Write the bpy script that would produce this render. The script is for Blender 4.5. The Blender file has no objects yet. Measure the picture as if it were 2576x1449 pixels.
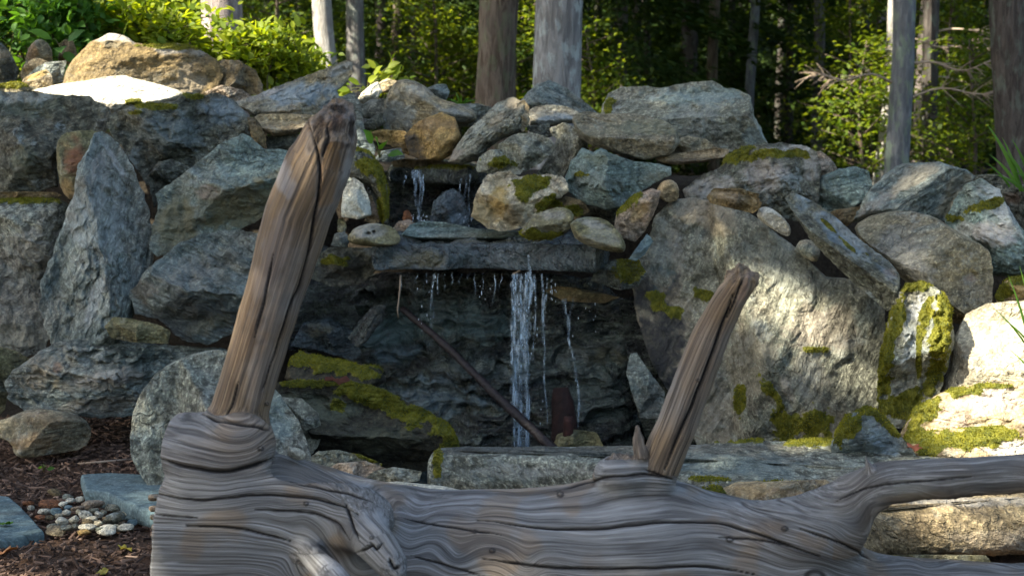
import bpy, math, random
import numpy as np
from mathutils import Vector

# ------------------------------------------------------------------ camera, light, exposure
S = bpy.context.scene
COL = S.collection
R_ = math.radians
CAM = np.array([0.0, 0.0, 1.35]); PITCH = R_(6.8); FPX = 3539.0     # focal length in units of a 2576 px wide picture
cd = bpy.data.cameras.new('camera'); cam = bpy.data.objects.new('camera', cd); COL.objects.link(cam)
cam.location = CAM; cam.rotation_euler = (math.pi / 2 - PITCH, 0, 0)
cd.sensor_width = 36; cd.lens = 36 * FPX / 2576; cd.clip_end = 400; cd.clip_start = 0.05
cd.dof.use_dof = True; cd.dof.focus_distance = 4.5; cd.dof.aperture_fstop = 5.0
S.camera = cam
SUN = np.array([-0.62, -0.36, 0.70]); SUN /= np.linalg.norm(SUN)      # direction towards the sun
w = bpy.data.worlds.new('World'); S.world = w; w.use_nodes = True
wn = w.node_tree.nodes; wl = w.node_tree.links
sky = wn.new('ShaderNodeTexSky'); sky.sky_type = 'NISHITA'; sky.sun_disc = False
sky.sun_elevation = math.asin(SUN[2]); sky.sun_rotation = math.atan2(SUN[0], SUN[1])
sky.dust_density = 2.0; sky.ozone_density = 0.7
wn['Background'].inputs['Strength'].default_value = 0.12
wl.new(sky.outputs[0], wn['Background'].inputs['Color'])
sl = bpy.data.lights.new('sun', 'SUN'); sl.energy = 5.0; sl.angle = R_(0.55); sl.color = (1.0, 0.93, 0.80)
so = bpy.data.objects.new('sun', sl); COL.objects.link(so)
so.rotation_euler = Vector(-SUN).to_track_quat('-Z', 'Y').to_euler()
S.view_settings.view_transform = 'Standard'; S.view_settings.look = 'None'
S.view_settings.gamma = 1; S.view_settings.use_curve_mapping = False
S.view_settings.exposure = 2.08
S.render.engine = 'CYCLES'
S.cycles.max_bounces = 6; S.cycles.diffuse_bounces = 3; S.cycles.transparent_max_bounces = 10
S.cycles.sample_clamp_indirect = 4

# ------------------------------------------------------------------ geometry helpers
_c, _s = math.cos(PITCH), math.sin(PITCH)
FWD = np.array([0, _c, -_s]); UP = np.array([0, _s, _c])
def ray(u, v):
    u = np.asarray(u, float); v = np.asarray(v, float)
    return FWD + ((u - 1288) / FPX)[..., None] * np.array([1.0, 0, 0]) + ((724.5 - v) / FPX)[..., None] * UP
def onY(u, v, Y):
    r = ray(u, v); return CAM + r * ((Y - CAM[1]) / r[..., 1])[..., None]
def onZ(u, v, z):
    r = ray(u, v); return CAM + r * ((z - CAM[2]) / r[..., 2])[..., None]
def project(P):
    d = P - CAM; f = d @ FWD
    return 1288 + FPX * d[..., 0] / f, 724.5 - FPX * (d @ UP) / f
def pts(s):
    return np.array([[float(a) for a in q.split(',')] for q in s.split()])
def sstep(a, b, x):
    t = np.clip((x - a) / (b - a), 0, 1); return t * t * (3 - 2 * t)
def smin(a, b, k):
    h = np.clip(0.5 + 0.5 * (b - a) / k, 0, 1); return b * (1 - h) + a * h - k * h * (1 - h)

_rs = np.random.RandomState(7)
_PERM = _rs.permutation(512); _PERM = np.concatenate([_PERM] * 3)
_GR = _rs.normal(size=(512, 3)); _GR /= np.linalg.norm(_GR, axis=1)[:, None]
def noise(P):
    P = np.asarray(P, float); i = np.floor(P).astype(int); f = P - i; i &= 511
    u = f * f * f * (f * (f * 6 - 15) + 10)
    def g(a, b, c):
        h = _PERM[_PERM[_PERM[(i[:, 0] + a) & 511] + ((i[:, 1] + b) & 511)] + ((i[:, 2] + c) & 511)]
        return (_GR[h] * (f - np.array([a, b, c]))).sum(1)
    def L(a, b, t): return a + (b - a) * t
    x, y, z = u.T
    return 1.6 * L(L(L(g(0, 0, 0), g(1, 0, 0), x), L(g(0, 1, 0), g(1, 1, 0), x), y),
             L(L(g(0, 0, 1), g(1, 0, 1), x), L(g(0, 1, 1), g(1, 1, 1), x), y), z)
def fbm(P, o=4, ga=0.5):
    r = 0; a = 1
    for k in range(o):
        r = r + a * noise(P * 2.03 ** k + 17.3 * k); a *= ga
    return r

def mesh_np(name, V, F, smooth=True):
    """V (n,3), F a list of index arrays (each (m,3) or (m,4))"""
    if not isinstance(F, list): F = [F]
    F = [np.asarray(f, np.int32) for f in F if len(f)]
    me = bpy.data.meshes.new(name)
    V = np.ascontiguousarray(V, np.float32)
    me.vertices.add(len(V)); me.vertices.foreach_set('co', V.ravel())
    idx = np.concatenate([f.ravel() for f in F]); tot = np.concatenate([np.full(len(f), f.shape[1], np.int32) for f in F])
    me.loops.add(len(idx)); me.loops.foreach_set('vertex_index', idx)
    me.polygons.add(len(tot))
    me.polygons.foreach_set('loop_start', np.concatenate([[0], np.cumsum(tot)[:-1]]).astype(np.int32))
    try: me.polygons.foreach_set('loop_total', tot)
    except Exception: pass
    me.update(calc_edges=True)
    me.polygons.foreach_set('use_smooth', np.full(len(tot), smooth, bool))
    return me
def attr(me, name, kind, data):
    a = me.attributes.new(name, kind, 'POINT')
    a.data.foreach_set({'FLOAT': 'value', 'FLOAT_VECTOR': 'vector', 'FLOAT_COLOR': 'color'}[kind], np.ascontiguousarray(data, np.float32).ravel())
def link(name, me, mat=None, parent=None, **props):
    o = bpy.data.objects.new(name, me); COL.objects.link(o)
    if mat is not None and me is not None and not me.materials: me.materials.append(mat)
    if parent is not None: o.parent = parent
    for k, v in props.items(): o[k] = v
    return o
def thing(name, label, cat, loc=(0, 0, 0), group=None):
    o = bpy.data.objects.new(name, None); COL.objects.link(o); o.location = loc; o.empty_display_size = 0.1
    o['label'] = label; o['category'] = cat
    if group: o['group'] = group
    return o
def tube(path, rad, n=10, cap=True, wob=0.0, seed=0, flat=1.0):
    path = np.asarray(path, float); m = len(path); rad = np.broadcast_to(np.asarray(rad, float), (m,))
    t = np.gradient(path, axis=0); t /= np.linalg.norm(t, axis=1)[:, None] + 1e-9
    ref = np.array([0.02, -1, 0.03]) if abs(t[:, 1]).mean() < 0.85 else np.array([1, 0, 0.1])
    a = np.cross(t, ref); a /= np.linalg.norm(a, axis=1)[:, None]; b = np.cross(t, a)
    th = np.linspace(0, 2 * np.pi, n, endpoint=False)
    off = np.cos(th)[None, :, None] * a[:, None] + flat * np.sin(th)[None, :, None] * b[:, None]
    V = path[:, None] + off * rad[:, None, None]
    if wob:
        q = V.reshape(-1, 3); sc = np.repeat(rad, n)[:, None]
        V = (q + (off.reshape(-1, 3)) * sc * wob * fbm(q / max(rad.mean() * 2.2, 1e-3) + seed * 3.7, 3)[:, None]).reshape(m, n, 3)
    V = V.reshape(-1, 3)
    i = np.arange(m - 1)[:, None] * n; j = np.arange(n)[None, :]; k = (j + 1) % n
    F = [np.stack([i + j, i + k, i + n + k, i + n + j], -1).reshape(-1, 4)]
    if cap:
        V = np.vstack([V, path[0], path[-1]]); q = np.arange(n)
        F.append(np.stack([np.full(n, m * n), (q + 1) % n, q], -1))
        F.append(np.stack([np.full(n, m * n + 1), (m - 1) * n + q, (m - 1) * n + (q + 1) % n], -1))
    return V, F
class Acc:
    def __init__(s): s.V = []; s.F = {}; s.n = 0; s.A = []
    def add(s, V, F, a=None):
        if not isinstance(F, list): F = [F]
        for f in F:
            if len(f): s.F.setdefault(np.asarray(f).shape[1], []).append(np.asarray(f) + s.n)
        s.V.append(V); s.n += len(V); s.A.append(np.zeros(len(V)) if a is None else np.broadcast_to(a, (len(V),)))
    def mesh(s, name, smooth=True):
        me = mesh_np(name, np.vstack(s.V), [np.vstack(f) for f in s.F.values()], smooth)
        attr(me, 'rnd', 'FLOAT', np.concatenate(s.A)); return me
def leaf_quads(c, d, nrm, ln, wd, rs, fold=0.25):
    """one kite-shaped leaf per row: base, side, tip, side"""
    d = d / (np.linalg.norm(d, axis=1)[:, None] + 1e-9)
    s = np.cross(d, nrm); s /= np.linalg.norm(s, axis=1)[:, None] + 1e-9; nn = np.cross(s, d)
    ln = np.broadcast_to(ln, (len(c),))[:, None]; wd = np.broadcast_to(wd, (len(c),))[:, None]
    V = np.stack([c, c + d * ln * .45 + s * wd / 2 + nn * wd * fold, c + d * ln - nn * wd * .2, c + d * ln * .45 - s * wd / 2 + nn * wd * fold], 1).reshape(-1, 3)
    F = np.arange(len(V)).reshape(-1, 4)
    return V, F, np.repeat(rs.rand(len(c)), 4)
def unit(v): return v / (np.linalg.norm(v, axis=-1, keepdims=True) + 1e-9)

# ------------------------------------------------------------------ materials
def N(nt, t, **kw):
    n = nt.nodes.new(t)
    for k, v in kw.items():
        if k in n.inputs.keys() if isinstance(k, str) else False: n.inputs[k].default_value = v
        else: setattr(n, k, v)
    return n
def newmat(name):
    m = bpy.data.materials.new(name); m.use_nodes = True; nt = m.node_tree
    return m, nt, nt.nodes['Principled BSDF'], nt.nodes['Material Output']
def mapr(nt, src, a, b, c=0.0, d=1.0):
    n = nt.nodes.new('ShaderNodeMapRange'); n.inputs[1].default_value = a; n.inputs[2].default_value = b
    n.inputs[3].default_value = c; n.inputs[4].default_value = d; nt.links.new(src, n.inputs[0]); return n.outputs[0]
def mixc(nt, fac, a, b, mode='MIX'):
    n = nt.nodes.new('ShaderNodeMix'); n.data_type = 'RGBA'; n.blend_type = mode
    for sock, v in ((n.inputs[0], fac), (n.inputs[6], a), (n.inputs[7], b)):
        if hasattr(v, 'is_linked') or hasattr(v, 'links'): nt.links.new(v, sock)
        elif isinstance(v, (int, float)): sock.default_value = v
        else: sock.default_value = (*v, 1.0)
    return n.outputs[2]
def math_(nt, op, a, b=0.0):
    n = nt.nodes.new('ShaderNodeMath'); n.operation = op
    for i, v in enumerate((a, b)):
        if hasattr(v, 'links'): nt.links.new(v, n.inputs[i])
        else: n.inputs[i].default_value = v
    return n.outputs[0]
def tnoise(nt, vec, scale, detail=4, rough=0.55, stretch=None, dist=0.0):
    if stretch:
        mp = nt.nodes.new('ShaderNodeMapping'); mp.inputs['Scale'].default_value = stretch; nt.links.new(vec, mp.inputs[0]); vec = mp.outputs[0]
    n = nt.nodes.new('ShaderNodeTexNoise'); n.inputs['Scale'].default_value = scale; n.inputs['Detail'].default_value = detail
    n.inputs['Roughness'].default_value = rough; n.inputs['Distortion'].default_value = dist
    nt.links.new(vec, n.inputs['Vector']); return n.outputs['Fac']
def getattr_(nt, name, out='Vector'):
    n = nt.nodes.new('ShaderNodeAttribute'); n.attribute_name = name; return n.outputs[out]
def bump(nt, height, strength, dist, prev=None):
    b = nt.nodes.new('ShaderNodeBump'); b.inputs['Strength'].default_value = strength; b.inputs['Distance'].default_value = dist
    nt.links.new(height, b.inputs['Height'])
    if prev is not None: nt.links.new(prev, b.inputs['Normal'])
    return b.outputs[0]

MOSS_A, MOSS_B = (0.052, 0.062, 0.007), (0.18, 0.17, 0.013)
WARMP, TEALP = (.22, .18, .125), (.145, .20, .20)
def rock_mat(name, A, B, C, band=0.5, speck=0.5, lichen=0.25, rough=0.82, lich_col=(0.36, 0.40, 0.36), spec=0.35, bscale=1.0, cracks=.4, patch=1.0):
    A, B, C = [tuple(np.array(q) * np.array([1.03, 1.0, .88])) for q in (A, B, C)]
    def sat(c):
        c = np.array(c); l = c @ np.array([.3, .6, .1]); return tuple(np.clip(l + (c - l) * 1.25, .004, 1))
    A, B, C = sat(A), sat(B), sat(C)
    m, nt, P, out = newmat(name)
    tc = getattr_(nt, 'tc'); L = nt.links.new
    n1 = tnoise(nt, tc, 3.2, 6, 0.62, dist=0.6)
    n2 = tnoise(nt, tc, 3.0, 6, 0.6, (1.3, 1.3, 9.0), dist=0.8)
    n3 = tnoise(nt, tc, 95, 3, 0.7)
    n4 = tnoise(nt, tc, 26, 5, 0.65)
    n5 = tnoise(nt, tc, 7.5, 6, 0.68)
    n6 = tnoise(nt, tc, 12, 5, 0.6, (0.7, 0.7, 8.0), dist=0.5)
    c = mixc(nt, mapr(nt, n1, .40, .60), A, B)
    c = mixc(nt, mapr(nt, tnoise(nt, tc, 1.7, 4, .6, dist=1.2), .47, .60, 0, .38 * patch), c, WARMP)
    c = mixc(nt, mapr(nt, tnoise(nt, tc, 5.1, 5, .6, dist=.8), .56, .66, 0, .42 * patch), c, TEALP)
    c = mixc(nt, math_(nt, 'MULTIPLY', mapr(nt, n2, .46, .66), band), c, C)
    dk = mixc(nt, 1.0, c, (0.20, 0.195, 0.18), 'MULTIPLY')
    c = mixc(nt, math_(nt, 'MULTIPLY', mapr(nt, n4, .54, .40), 0.30 + 0.55 * speck), c, dk)
    lt = mixc(nt, 1.0, c, (2.5, 2.5, 2.4), 'MULTIPLY')
    c = mixc(nt, math_(nt, 'MULTIPLY', mapr(nt, n3, .46, .34), 0.2 + 0.55 * speck), c, dk)
    c = mixc(nt, math_(nt, 'MULTIPLY', mapr(nt, n3, .53, .68), 0.35 + 0.65 * speck), c, lt)
    c = mixc(nt, math_(nt, 'MULTIPLY', mapr(nt, n6, .44, .34), band * .75), c, dk)
    vo = nt.nodes.new('ShaderNodeTexVoronoi'); vo.feature = 'DISTANCE_TO_EDGE'; vo.inputs['Scale'].default_value = 5.5
    vm = nt.nodes.new('ShaderNodeVectorMath'); vm.operation = 'ADD'; nz_ = nt.nodes.new('ShaderNodeTexNoise'); nz_.inputs['Scale'].default_value = 9; nz_.inputs['Detail'].default_value = 4
    sc_ = nt.nodes.new('ShaderNodeVectorMath'); sc_.operation = 'SCALE'; sc_.inputs['Scale'].default_value = .22; mp_ = nt.nodes.new('ShaderNodeMapping'); mp_.inputs['Scale'].default_value = (.45, 1, 1.5)
    L(tc, nz_.inputs['Vector']); L(nz_.outputs['Color'], sc_.inputs[0]); L(tc, mp_.inputs[0]); L(mp_.outputs[0], vm.inputs[0]); L(sc_.outputs[0], vm.inputs[1]); L(vm.outputs[0], vo.inputs['Vector'])
    crk = math_(nt, 'MULTIPLY', mapr(nt, vo.outputs['Distance'], .028, .004), math_(nt, 'MULTIPLY', mapr(nt, n1, .47, .56), cracks))
    c = mixc(nt, crk, c, (.018, .016, .013))
    lm = math_(nt, 'MULTIPLY', mapr(nt, n5, .565, .63), mapr(nt, n4, .40, .52))
    c = mixc(nt, math_(nt, 'MULTIPLY', lm, lichen), c, lich_col)
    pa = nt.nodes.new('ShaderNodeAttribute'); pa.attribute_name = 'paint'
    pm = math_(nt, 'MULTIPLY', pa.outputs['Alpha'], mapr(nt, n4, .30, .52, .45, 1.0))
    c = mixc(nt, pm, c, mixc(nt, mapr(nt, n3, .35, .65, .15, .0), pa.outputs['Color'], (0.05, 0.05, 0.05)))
    mo = getattr_(nt, 'moss', 'Fac')
    mc = mixc(nt, mapr(nt, n4, .38, .64), MOSS_A, MOSS_B)
    mmask = mapr(nt, math_(nt, 'ADD', mo, math_(nt, 'MULTIPLY', math_(nt, 'SUBTRACT', n4, .5), 1.2)), .35, .55)
    c = mixc(nt, mmask, c, mc)
    L(c, P.inputs['Base Color'])
    P.inputs['Specular IOR Level'].default_value = spec
    L(mapr(nt, n4, .3, .7, rough + .08, rough - .12), P.inputs['Roughness'])
    h = math_(nt, 'ADD', math_(nt, 'MULTIPLY', n6, 1.4 * band), math_(nt, 'ADD', math_(nt, 'MULTIPLY', n4, .9), math_(nt, 'MULTIPLY', n5, 1.2)))
    h = math_(nt, 'SUBTRACT', h, math_(nt, 'MULTIPLY', crk, .6))
    b1 = bump(nt, h, 0.95 * bscale, 0.026)
    b2 = bump(nt, n3, 0.55 * bscale, 0.004, b1)
    L(b2, P.inputs['Normal'])
    return m
MAT = {}
def _m(k, *a, **kw): MAT[k] = rock_mat('rock ' + k, *a, **kw)
_m('blue', (.17, .205, .215), (.27, .30, .295), (.10, .13, .14), band=.9, speck=.45, lichen=.35)
_m('teal', (.15, .205, .21), (.21, .26, .255), (.09, .13, .135), band=.6, speck=.4, lichen=.3)
_m('gray', (.23, .235, .205), (.15, .16, .14), (.31, .31, .28), band=.3, speck=.7, lichen=.35)
_m('granite', (.235, .25, .235), (.17, .185, .172), (.12, .13, .12), band=.2, speck=1.0, lichen=.3)
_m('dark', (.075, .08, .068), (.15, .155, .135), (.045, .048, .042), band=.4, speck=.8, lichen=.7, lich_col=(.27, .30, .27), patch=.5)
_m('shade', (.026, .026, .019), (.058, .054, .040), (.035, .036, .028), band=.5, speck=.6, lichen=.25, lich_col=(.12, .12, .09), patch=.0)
_m('olive', (.19, .18, .115), (.125, .12, .075), (.25, .235, .17), band=.5, speck=.45, lichen=.25)
_m('tan', (.36, .30, .21), (.24, .195, .14), (.42, .36, .27), band=.35, speck=.55, lichen=.25)
_m('brown', (.19, .145, .085), (.105, .082, .05), (.23, .18, .11), band=.3, speck=.4, lichen=.12, patch=.5)
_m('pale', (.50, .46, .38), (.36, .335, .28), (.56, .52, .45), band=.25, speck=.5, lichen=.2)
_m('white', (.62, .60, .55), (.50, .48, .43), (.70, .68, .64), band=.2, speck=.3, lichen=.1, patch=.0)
_m('pink', (.33, .26, .215), (.23, .20, .17), (.40, .34, .28), band=.3, speck=.6, lichen=.35)
_m('warm', (.25, .225, .17), (.175, .17, .14), (.31, .275, .21), band=.35, speck=.55, lichen=.3)
_m('wet', (.016, .020, .022), (.070, .080, .074), (.16, .185, .17), band=.9, speck=.5, lichen=.12, rough=.26, spec=.8, bscale=1.2, patch=.0)
_m('wetblue', (.045, .065, .080), (.085, .11, .128), (.025, .036, .042), band=.7, speck=.4, lichen=.15, rough=.26, spec=.8, patch=.0)
_m('gold', (.36, .25, .13), (.22, .165, .09), (.42, .32, .18), band=.3, speck=.4, lichen=.1, patch=.0)
_m('slate', (.095, .14, .165), (.12, .165, .19), (.15, .19, .21), band=.5, speck=.15, lichen=.1, bscale=.5, cracks=.2, patch=.0)
_m('orange', (.24, .11, .065), (.18, .085, .05), (.28, .15, .09), band=.2, speck=.3, lichen=.1, patch=.0)

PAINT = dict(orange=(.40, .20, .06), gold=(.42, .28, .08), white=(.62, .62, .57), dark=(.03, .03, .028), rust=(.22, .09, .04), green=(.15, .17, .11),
             pale=(.48, .46, .40), pink=(.40, .31, .26), blue=(.22, .30, .34), olive=(.16, .145, .07), warm=(.42, .34, .22), teal=(.20, .30, .29), brown=(.15, .105, .06), gray=(.33, .34, .32))

def simple(name, col, rough=.8, col2=None, scale=20, bumpd=0.0, stretch=None, spec=.3):
    m, nt, P, out = newmat(name)
    g = nt.nodes.new('ShaderNodeNewGeometry'); n = tnoise(nt, g.outputs['Position'], scale, 5, .6, stretch)
    nt.links.new(mixc(nt, mapr(nt, n, .35, .65), col, col2 or col), P.inputs['Base Color'])
    P.inputs['Roughness'].default_value = rough; P.inputs['Specular IOR Level'].default_value = spec
    if bumpd: nt.links.new(bump(nt, n, .8, bumpd), P.inputs['Normal'])
    return m
def leaf_mat(name, A, B, trans=0.45, rough=.55):
    m, nt, P, out = newmat(name)
    r = getattr_(nt, 'rnd', 'Fac')
    c = mixc(nt, r, A, B)
    nt.links.new(c, P.inputs['Base Color']); P.inputs['Roughness'].default_value = rough; P.inputs['Specular IOR Level'].default_value = .3
    t = nt.nodes.new('ShaderNodeBsdfTranslucent')
    nt.links.new(mixc(nt, 1.0, c, (1.8, 1.65, .5), 'MULTIPLY'), t.inputs[0])
    mx = nt.nodes.new('ShaderNodeMixShader'); mx.inputs[0].default_value = trans
    nt.links.new(P.outputs[0], mx.inputs[1]); nt.links.new(t.outputs[0], mx.inputs[2]); nt.links.new(mx.outputs[0], out.inputs[0])
    return m
M_MOSS = leaf_mat('moss', (.06, .076, .006), (.25, .23, .016), .3, .8)
M_FIR = leaf_mat('fir needles', (.022, .055, .014), (.065, .10, .02), .3)
M_DECID = leaf_mat('sapling leaves', (.058, .112, .015), (.165, .205, .025), .5)
M_SHRUB = leaf_mat('shrub leaves', (.11, .18, .014), (.25, .29, .022), .55)
M_SHRUBD = leaf_mat('dark shrub leaves', (.04, .12, .02), (.095, .21, .03), .5)
M_CANOPY = leaf_mat('canopy leaves', (.03, .06, .012), (.06, .10, .02), .2)
M_GRASS = leaf_mat('grass blade', (.06, .15, .02), (.11, .24, .035), .45)
M_DRY = leaf_mat('dry leaf', (.085, .028, .018), (.14, .05, .028), .3)
M_YEL = leaf_mat('yellow leaf', (.34, .27, .05), (.30, .30, .06), .4)
# ------------------------------------------------------------------ rock builder
def chaikin(p, it):
    for _ in range(it):
        q = np.roll(p, -1, 0)
        p = np.stack([p * .78 + q * .22, p * .22 + q * .78], 1).reshape(-1, 2)
    return p
def resample(p, n):
    q = np.vstack([p, p[:1]]); d = np.r_[0, np.cumsum(np.linalg.norm(np.diff(q, axis=0), axis=1))]
    t = np.linspace(0, d[-1], n, endpoint=False)
    return np.stack([np.interp(t, d, q[:, 0]), np.interp(t, d, q[:, 1])], 1)
def pdist(P, poly):
    a = poly; b = np.roll(poly, -1, 0); ab = b - a; L2 = (ab ** 2).sum(1) + 1e-12
    out = np.full(len(P), 1e9)
    for s in range(0, len(P), 4000):
        p = P[s:s + 4000, None]; t = np.clip(((p - a) * ab).sum(2) / L2, 0, 1)
        out[s:s + 4000] = np.sqrt(((p - a - t[..., None] * ab) ** 2).sum(2)).min(1)
    return out
def inside(P, poly):
    x, y = P[:, 0:1], P[:, 1:2]; a = poly; b = np.roll(poly, -1, 0)
    c = ((a[:, 1] > y) != (b[:, 1] > y)) & (x < (b[:, 0] - a[:, 0]) * (y - a[:, 1]) / (b[:, 1] - a[:, 1] + 1e-12) + a[:, 0])
    return c.sum(1) % 2 == 1
def moss_tufts(V, F, moss, rs, dens=60000, ln=.0085, parent=None, cap=9000):
    Q = V[F]; m = moss[F].mean(1)
    e = np.cross(Q[:, 2] - Q[:, 0], Q[:, 3] - Q[:, 1]); ar = np.linalg.norm(e, axis=1) / 2; nr = unit(e)
    wt = ar * (m > .5) * m
    n = int(min(cap, wt.sum() * dens))
    if n < 12: return None
    k = rs.choice(len(F), n, p=wt / wt.sum()); a, b = rs.rand(2, n, 1)
    q = Q[k]; c = (q[:, 0] * (1 - a) + q[:, 1] * a) * (1 - b) + (q[:, 3] * (1 - a) + q[:, 2] * a) * b
    d = unit(nr[k] + rs.normal(size=(n, 3)) * .55 + np.array([0, 0, .25])); s = unit(np.cross(d, rs.normal(size=(n, 3))))
    L = ln * (.5 + rs.rand(n, 1)); W = .0020 + .0018 * rs.rand(n, 1); c = c - d * .003
    T = np.stack([c - s * W, c + s * W, c + d * L], 1).reshape(-1, 3)
    me = mesh_np('moss', T, np.arange(len(T)).reshape(-1, 3))
    cl = .5 + .5 * np.clip(noise(c * 22) * 1.6, -1, 1)
    attr(me, 'rnd', 'FLOAT', np.repeat(np.clip(cl * .6 + rs.rand(n) * .4, 0, 1), 3))
    return link('moss', me, M_MOSS, parent, kind='stuff')

SEED = [100]
def build_rock(name, label, cat, mat, P2, o, e1, e2, e3, sp, T=None, Tb=None, R=None, pw=2.0, fac=(), nf=7, rough=1.0, band=0.0,
               spots=(), moss=(), group=None, parent=None, smooth=0, bstep=3, spine=None, tufts=True, holes=(), layer=0.0, lean=0.0):
    SEED[0] += 1; sd = SEED[0]; rs = np.random.RandomState(sd)
    poly = chaikin(P2, smooth + 1) if smooth >= 0 else P2
    per = np.linalg.norm(np.roll(poly, -1, 0) - poly, axis=1).sum()
    nth = int(np.clip(per / sp, 14, 520)); poly = resample(poly, nth)
    if ((poly[:, 0] * np.roll(poly[:, 1], -1)) - (poly[:, 1] * np.roll(poly[:, 0], -1))).sum() < 0: poly = poly[::-1]
    lo, hi = poly.min(0), poly.max(0)
    g = np.stack(np.meshgrid(np.linspace(lo[0], hi[0], 26), np.linspace(lo[1], hi[1], 26)), -1).reshape(-1, 2)
    g = g[inside(g, poly)]; dg = pdist(g, poly); dm = dg.max(); cen = poly.mean(0)
    sc = dg / dm - .35 * np.linalg.norm(g - cen, axis=1) / np.linalg.norm(hi - lo); c0 = g[sc.argmax()]
    T = .85 * dm if T is None else T; Tb = T * 1.1 if Tb is None else Tb; R = .8 * dm if R is None else R
    rmax = np.linalg.norm(poly - c0, axis=1).max(); nr = int(np.clip(rmax / sp, 5, 90))
    t = np.linspace(0, 1, nr + 1)[:-1]; rr = 1 - t ** 1.45                      # from the outline inwards
    tgt = c0[None]
    if spine is not None:                                                          # long bent slabs shrink towards a line instead of a point
        a = spine[:-1]; ab = spine[1:] - a; tt = np.clip(((poly[:, None] - a) * ab).sum(2) / (ab ** 2).sum(1), 0, 1); q = a + tt[..., None] * ab
        dd = np.linalg.norm(poly[:, None] - q, axis=2); tgt = q[np.arange(nth), dd.argmin(1)]
    X = tgt + (poly - tgt)[None] * rr[:, None, None]; X2 = X.reshape(-1, 2)
    d = pdist(X2, poly); d[:nth] = 0
    def dome(T, R, pw):
        q = np.clip(d / R, 0, 1); return T * (1 - (1 - q) ** pw) ** (1 / pw)
    h = dome(T, R, pw)
    rel = X2 - c0
    pl = [(a, s, of) for a, s, of in fac]
    for _ in range(nf): pl.append((rs.rand() * 360, rs.uniform(.25, 1.5), rs.uniform(.56, .98)))
    for a, s, of in pl:
        a = R_(a); hp = T * of - s * (rel[:, 0] * math.cos(a) + rel[:, 1] * math.sin(a))
        h = smin(h, np.maximum(hp, .04 * h), .022 * T + .001)
    hb = -dome(Tb, R, 2.0)
    # inner rings coarser on the back
    kb = list(range(0, nr, bstep)); nb = len(kb)
    def P3(x2, hh): return o + x2[:, :1] * e1 + x2[:, 1:] * e2 + hh[:, None] * e3
    Vf = P3(np.vstack([X2, c0[None]]), np.r_[h, h[-nth:].mean()])
    bsel = (np.array(kb[1:])[:, None] * nth + np.arange(nth)).ravel()
    Vb = P3(np.vstack([X2[bsel], c0[None]]), np.r_[hb[bsel], -Tb])
    if lean:                                                                       # upper part set back
        for VV in (Vf, Vb): VV += lean * ((VV - o) @ e2)[:, None] * -e3
    V = np.vstack([Vf, Vb]); so_ = sd * 5.31
    # relief
    A = rough * dm
    rel3 = (V - o) + so_
    n1 = fbm(rel3 * (1.1 / dm), 3); n2 = fbm(rel3 * (3.6 / dm) + 9, 3); n3 = 1 - np.abs(fbm(rel3 * (7 / dm) + 31, 3)) * 1.6; n4 = fbm(rel3 * 42 + 3, 3)
    inpl = np.stack([noise(rel3 * (3.5 / dm) + 40), noise(rel3 * (3.5 / dm) + 80)], 1) + .5 * np.stack([noise(rel3 * (9 / dm) + 40), noise(rel3 * (9 / dm) + 80)], 1)
    side = np.r_[np.ones(len(Vf)), -np.ones(len(Vb))]
    ed = np.r_[np.clip(d / (.25 * dm), .0, 1), 1, np.clip(d[bsel] / (.25 * dm), 0, 1), 1]
    ba = R_(band); bx, by = math.cos(ba), math.sin(ba)
    lx = (V - o) @ e1; ly = (V - o) @ e2; lz = (V - o) @ e3
    tcc = np.stack([lx * bx + ly * by, lz, -lx * by + ly * bx], 1) + .18 * np.stack([lz, lx, lz], 1) + rs.rand(3) * 40
    disp = (.10 * n1 + .045 * n2 + .010 * n3) * A + .0035 * n4 * min(1, rough)
    if layer:
        q = tcc.copy(); q[:, 2] += .03 * n2; lay = fbm(q * np.array([2.2, 2.2, 21]), 3)
        disp = disp + layer * np.clip(lay * 1.5, -1, 1)
    V = V + (e3 * (disp * ed * side)[:, None]) + (.038 * A) * (inpl[:, :1] * e1 + inpl[:, 1:] * e2)
    if layer: V = V + (e1 * (layer * .5 * lay * (1 - ed))[:, None])
    # faces
    i = np.arange(nr - 1)[:, None] * nth; j = np.arange(nth)[None]; k = (j + 1) % nth
    Fq = np.stack([i + j, i + k, i + nth + k, i + nth + j], -1).reshape(-1, 4)
    q = np.arange(nth); cf = nr * nth
    Ft = np.stack([np.full(nth, cf), (nr - 1) * nth + q, (nr - 1) * nth + (q + 1) % nth], -1)
    base = cf + 1
    def bi(r, jj): return jj if r == 0 else base + (r - 1) * nth + jj
    FB = [np.stack([bi(r, q), bi(r + 1, q), bi(r + 1, (q + 1) % nth), bi(r, (q + 1) % nth)], -1) for r in range(nb - 1)]
    cb = len(V) - 1
    Ft2 = np.stack([np.full(nth, cb), bi(nb - 1, (q + 1) % nth), bi(nb - 1, q)], -1)
    # painted and mossy places
    u, v = project(V); nz = fbm(V * 13 + 2, 4); nz2 = fbm(V * 38 + 6, 3)
    mo = np.zeros(len(V)); pc = np.zeros((len(V), 4)); pc[:, :3] = .3
    def ell(s):
        ang = R_(s[4]) if len(s) > 4 and s[4] else 0
        du, dv = u - s[0], v - s[1]; x = du * math.cos(ang) + dv * math.sin(ang); y = -du * math.sin(ang) + dv * math.cos(ang)
        return np.sqrt((x / s[2]) ** 2 + (y / s[3]) ** 2)
    front = np.r_[np.ones(len(Vf)), np.zeros(len(Vb))]
    for s in moss:
        mo = np.maximum(mo, sstep(1.25, .75, ell(s) - .6 * nz - .4 * nz2) * front)
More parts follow.
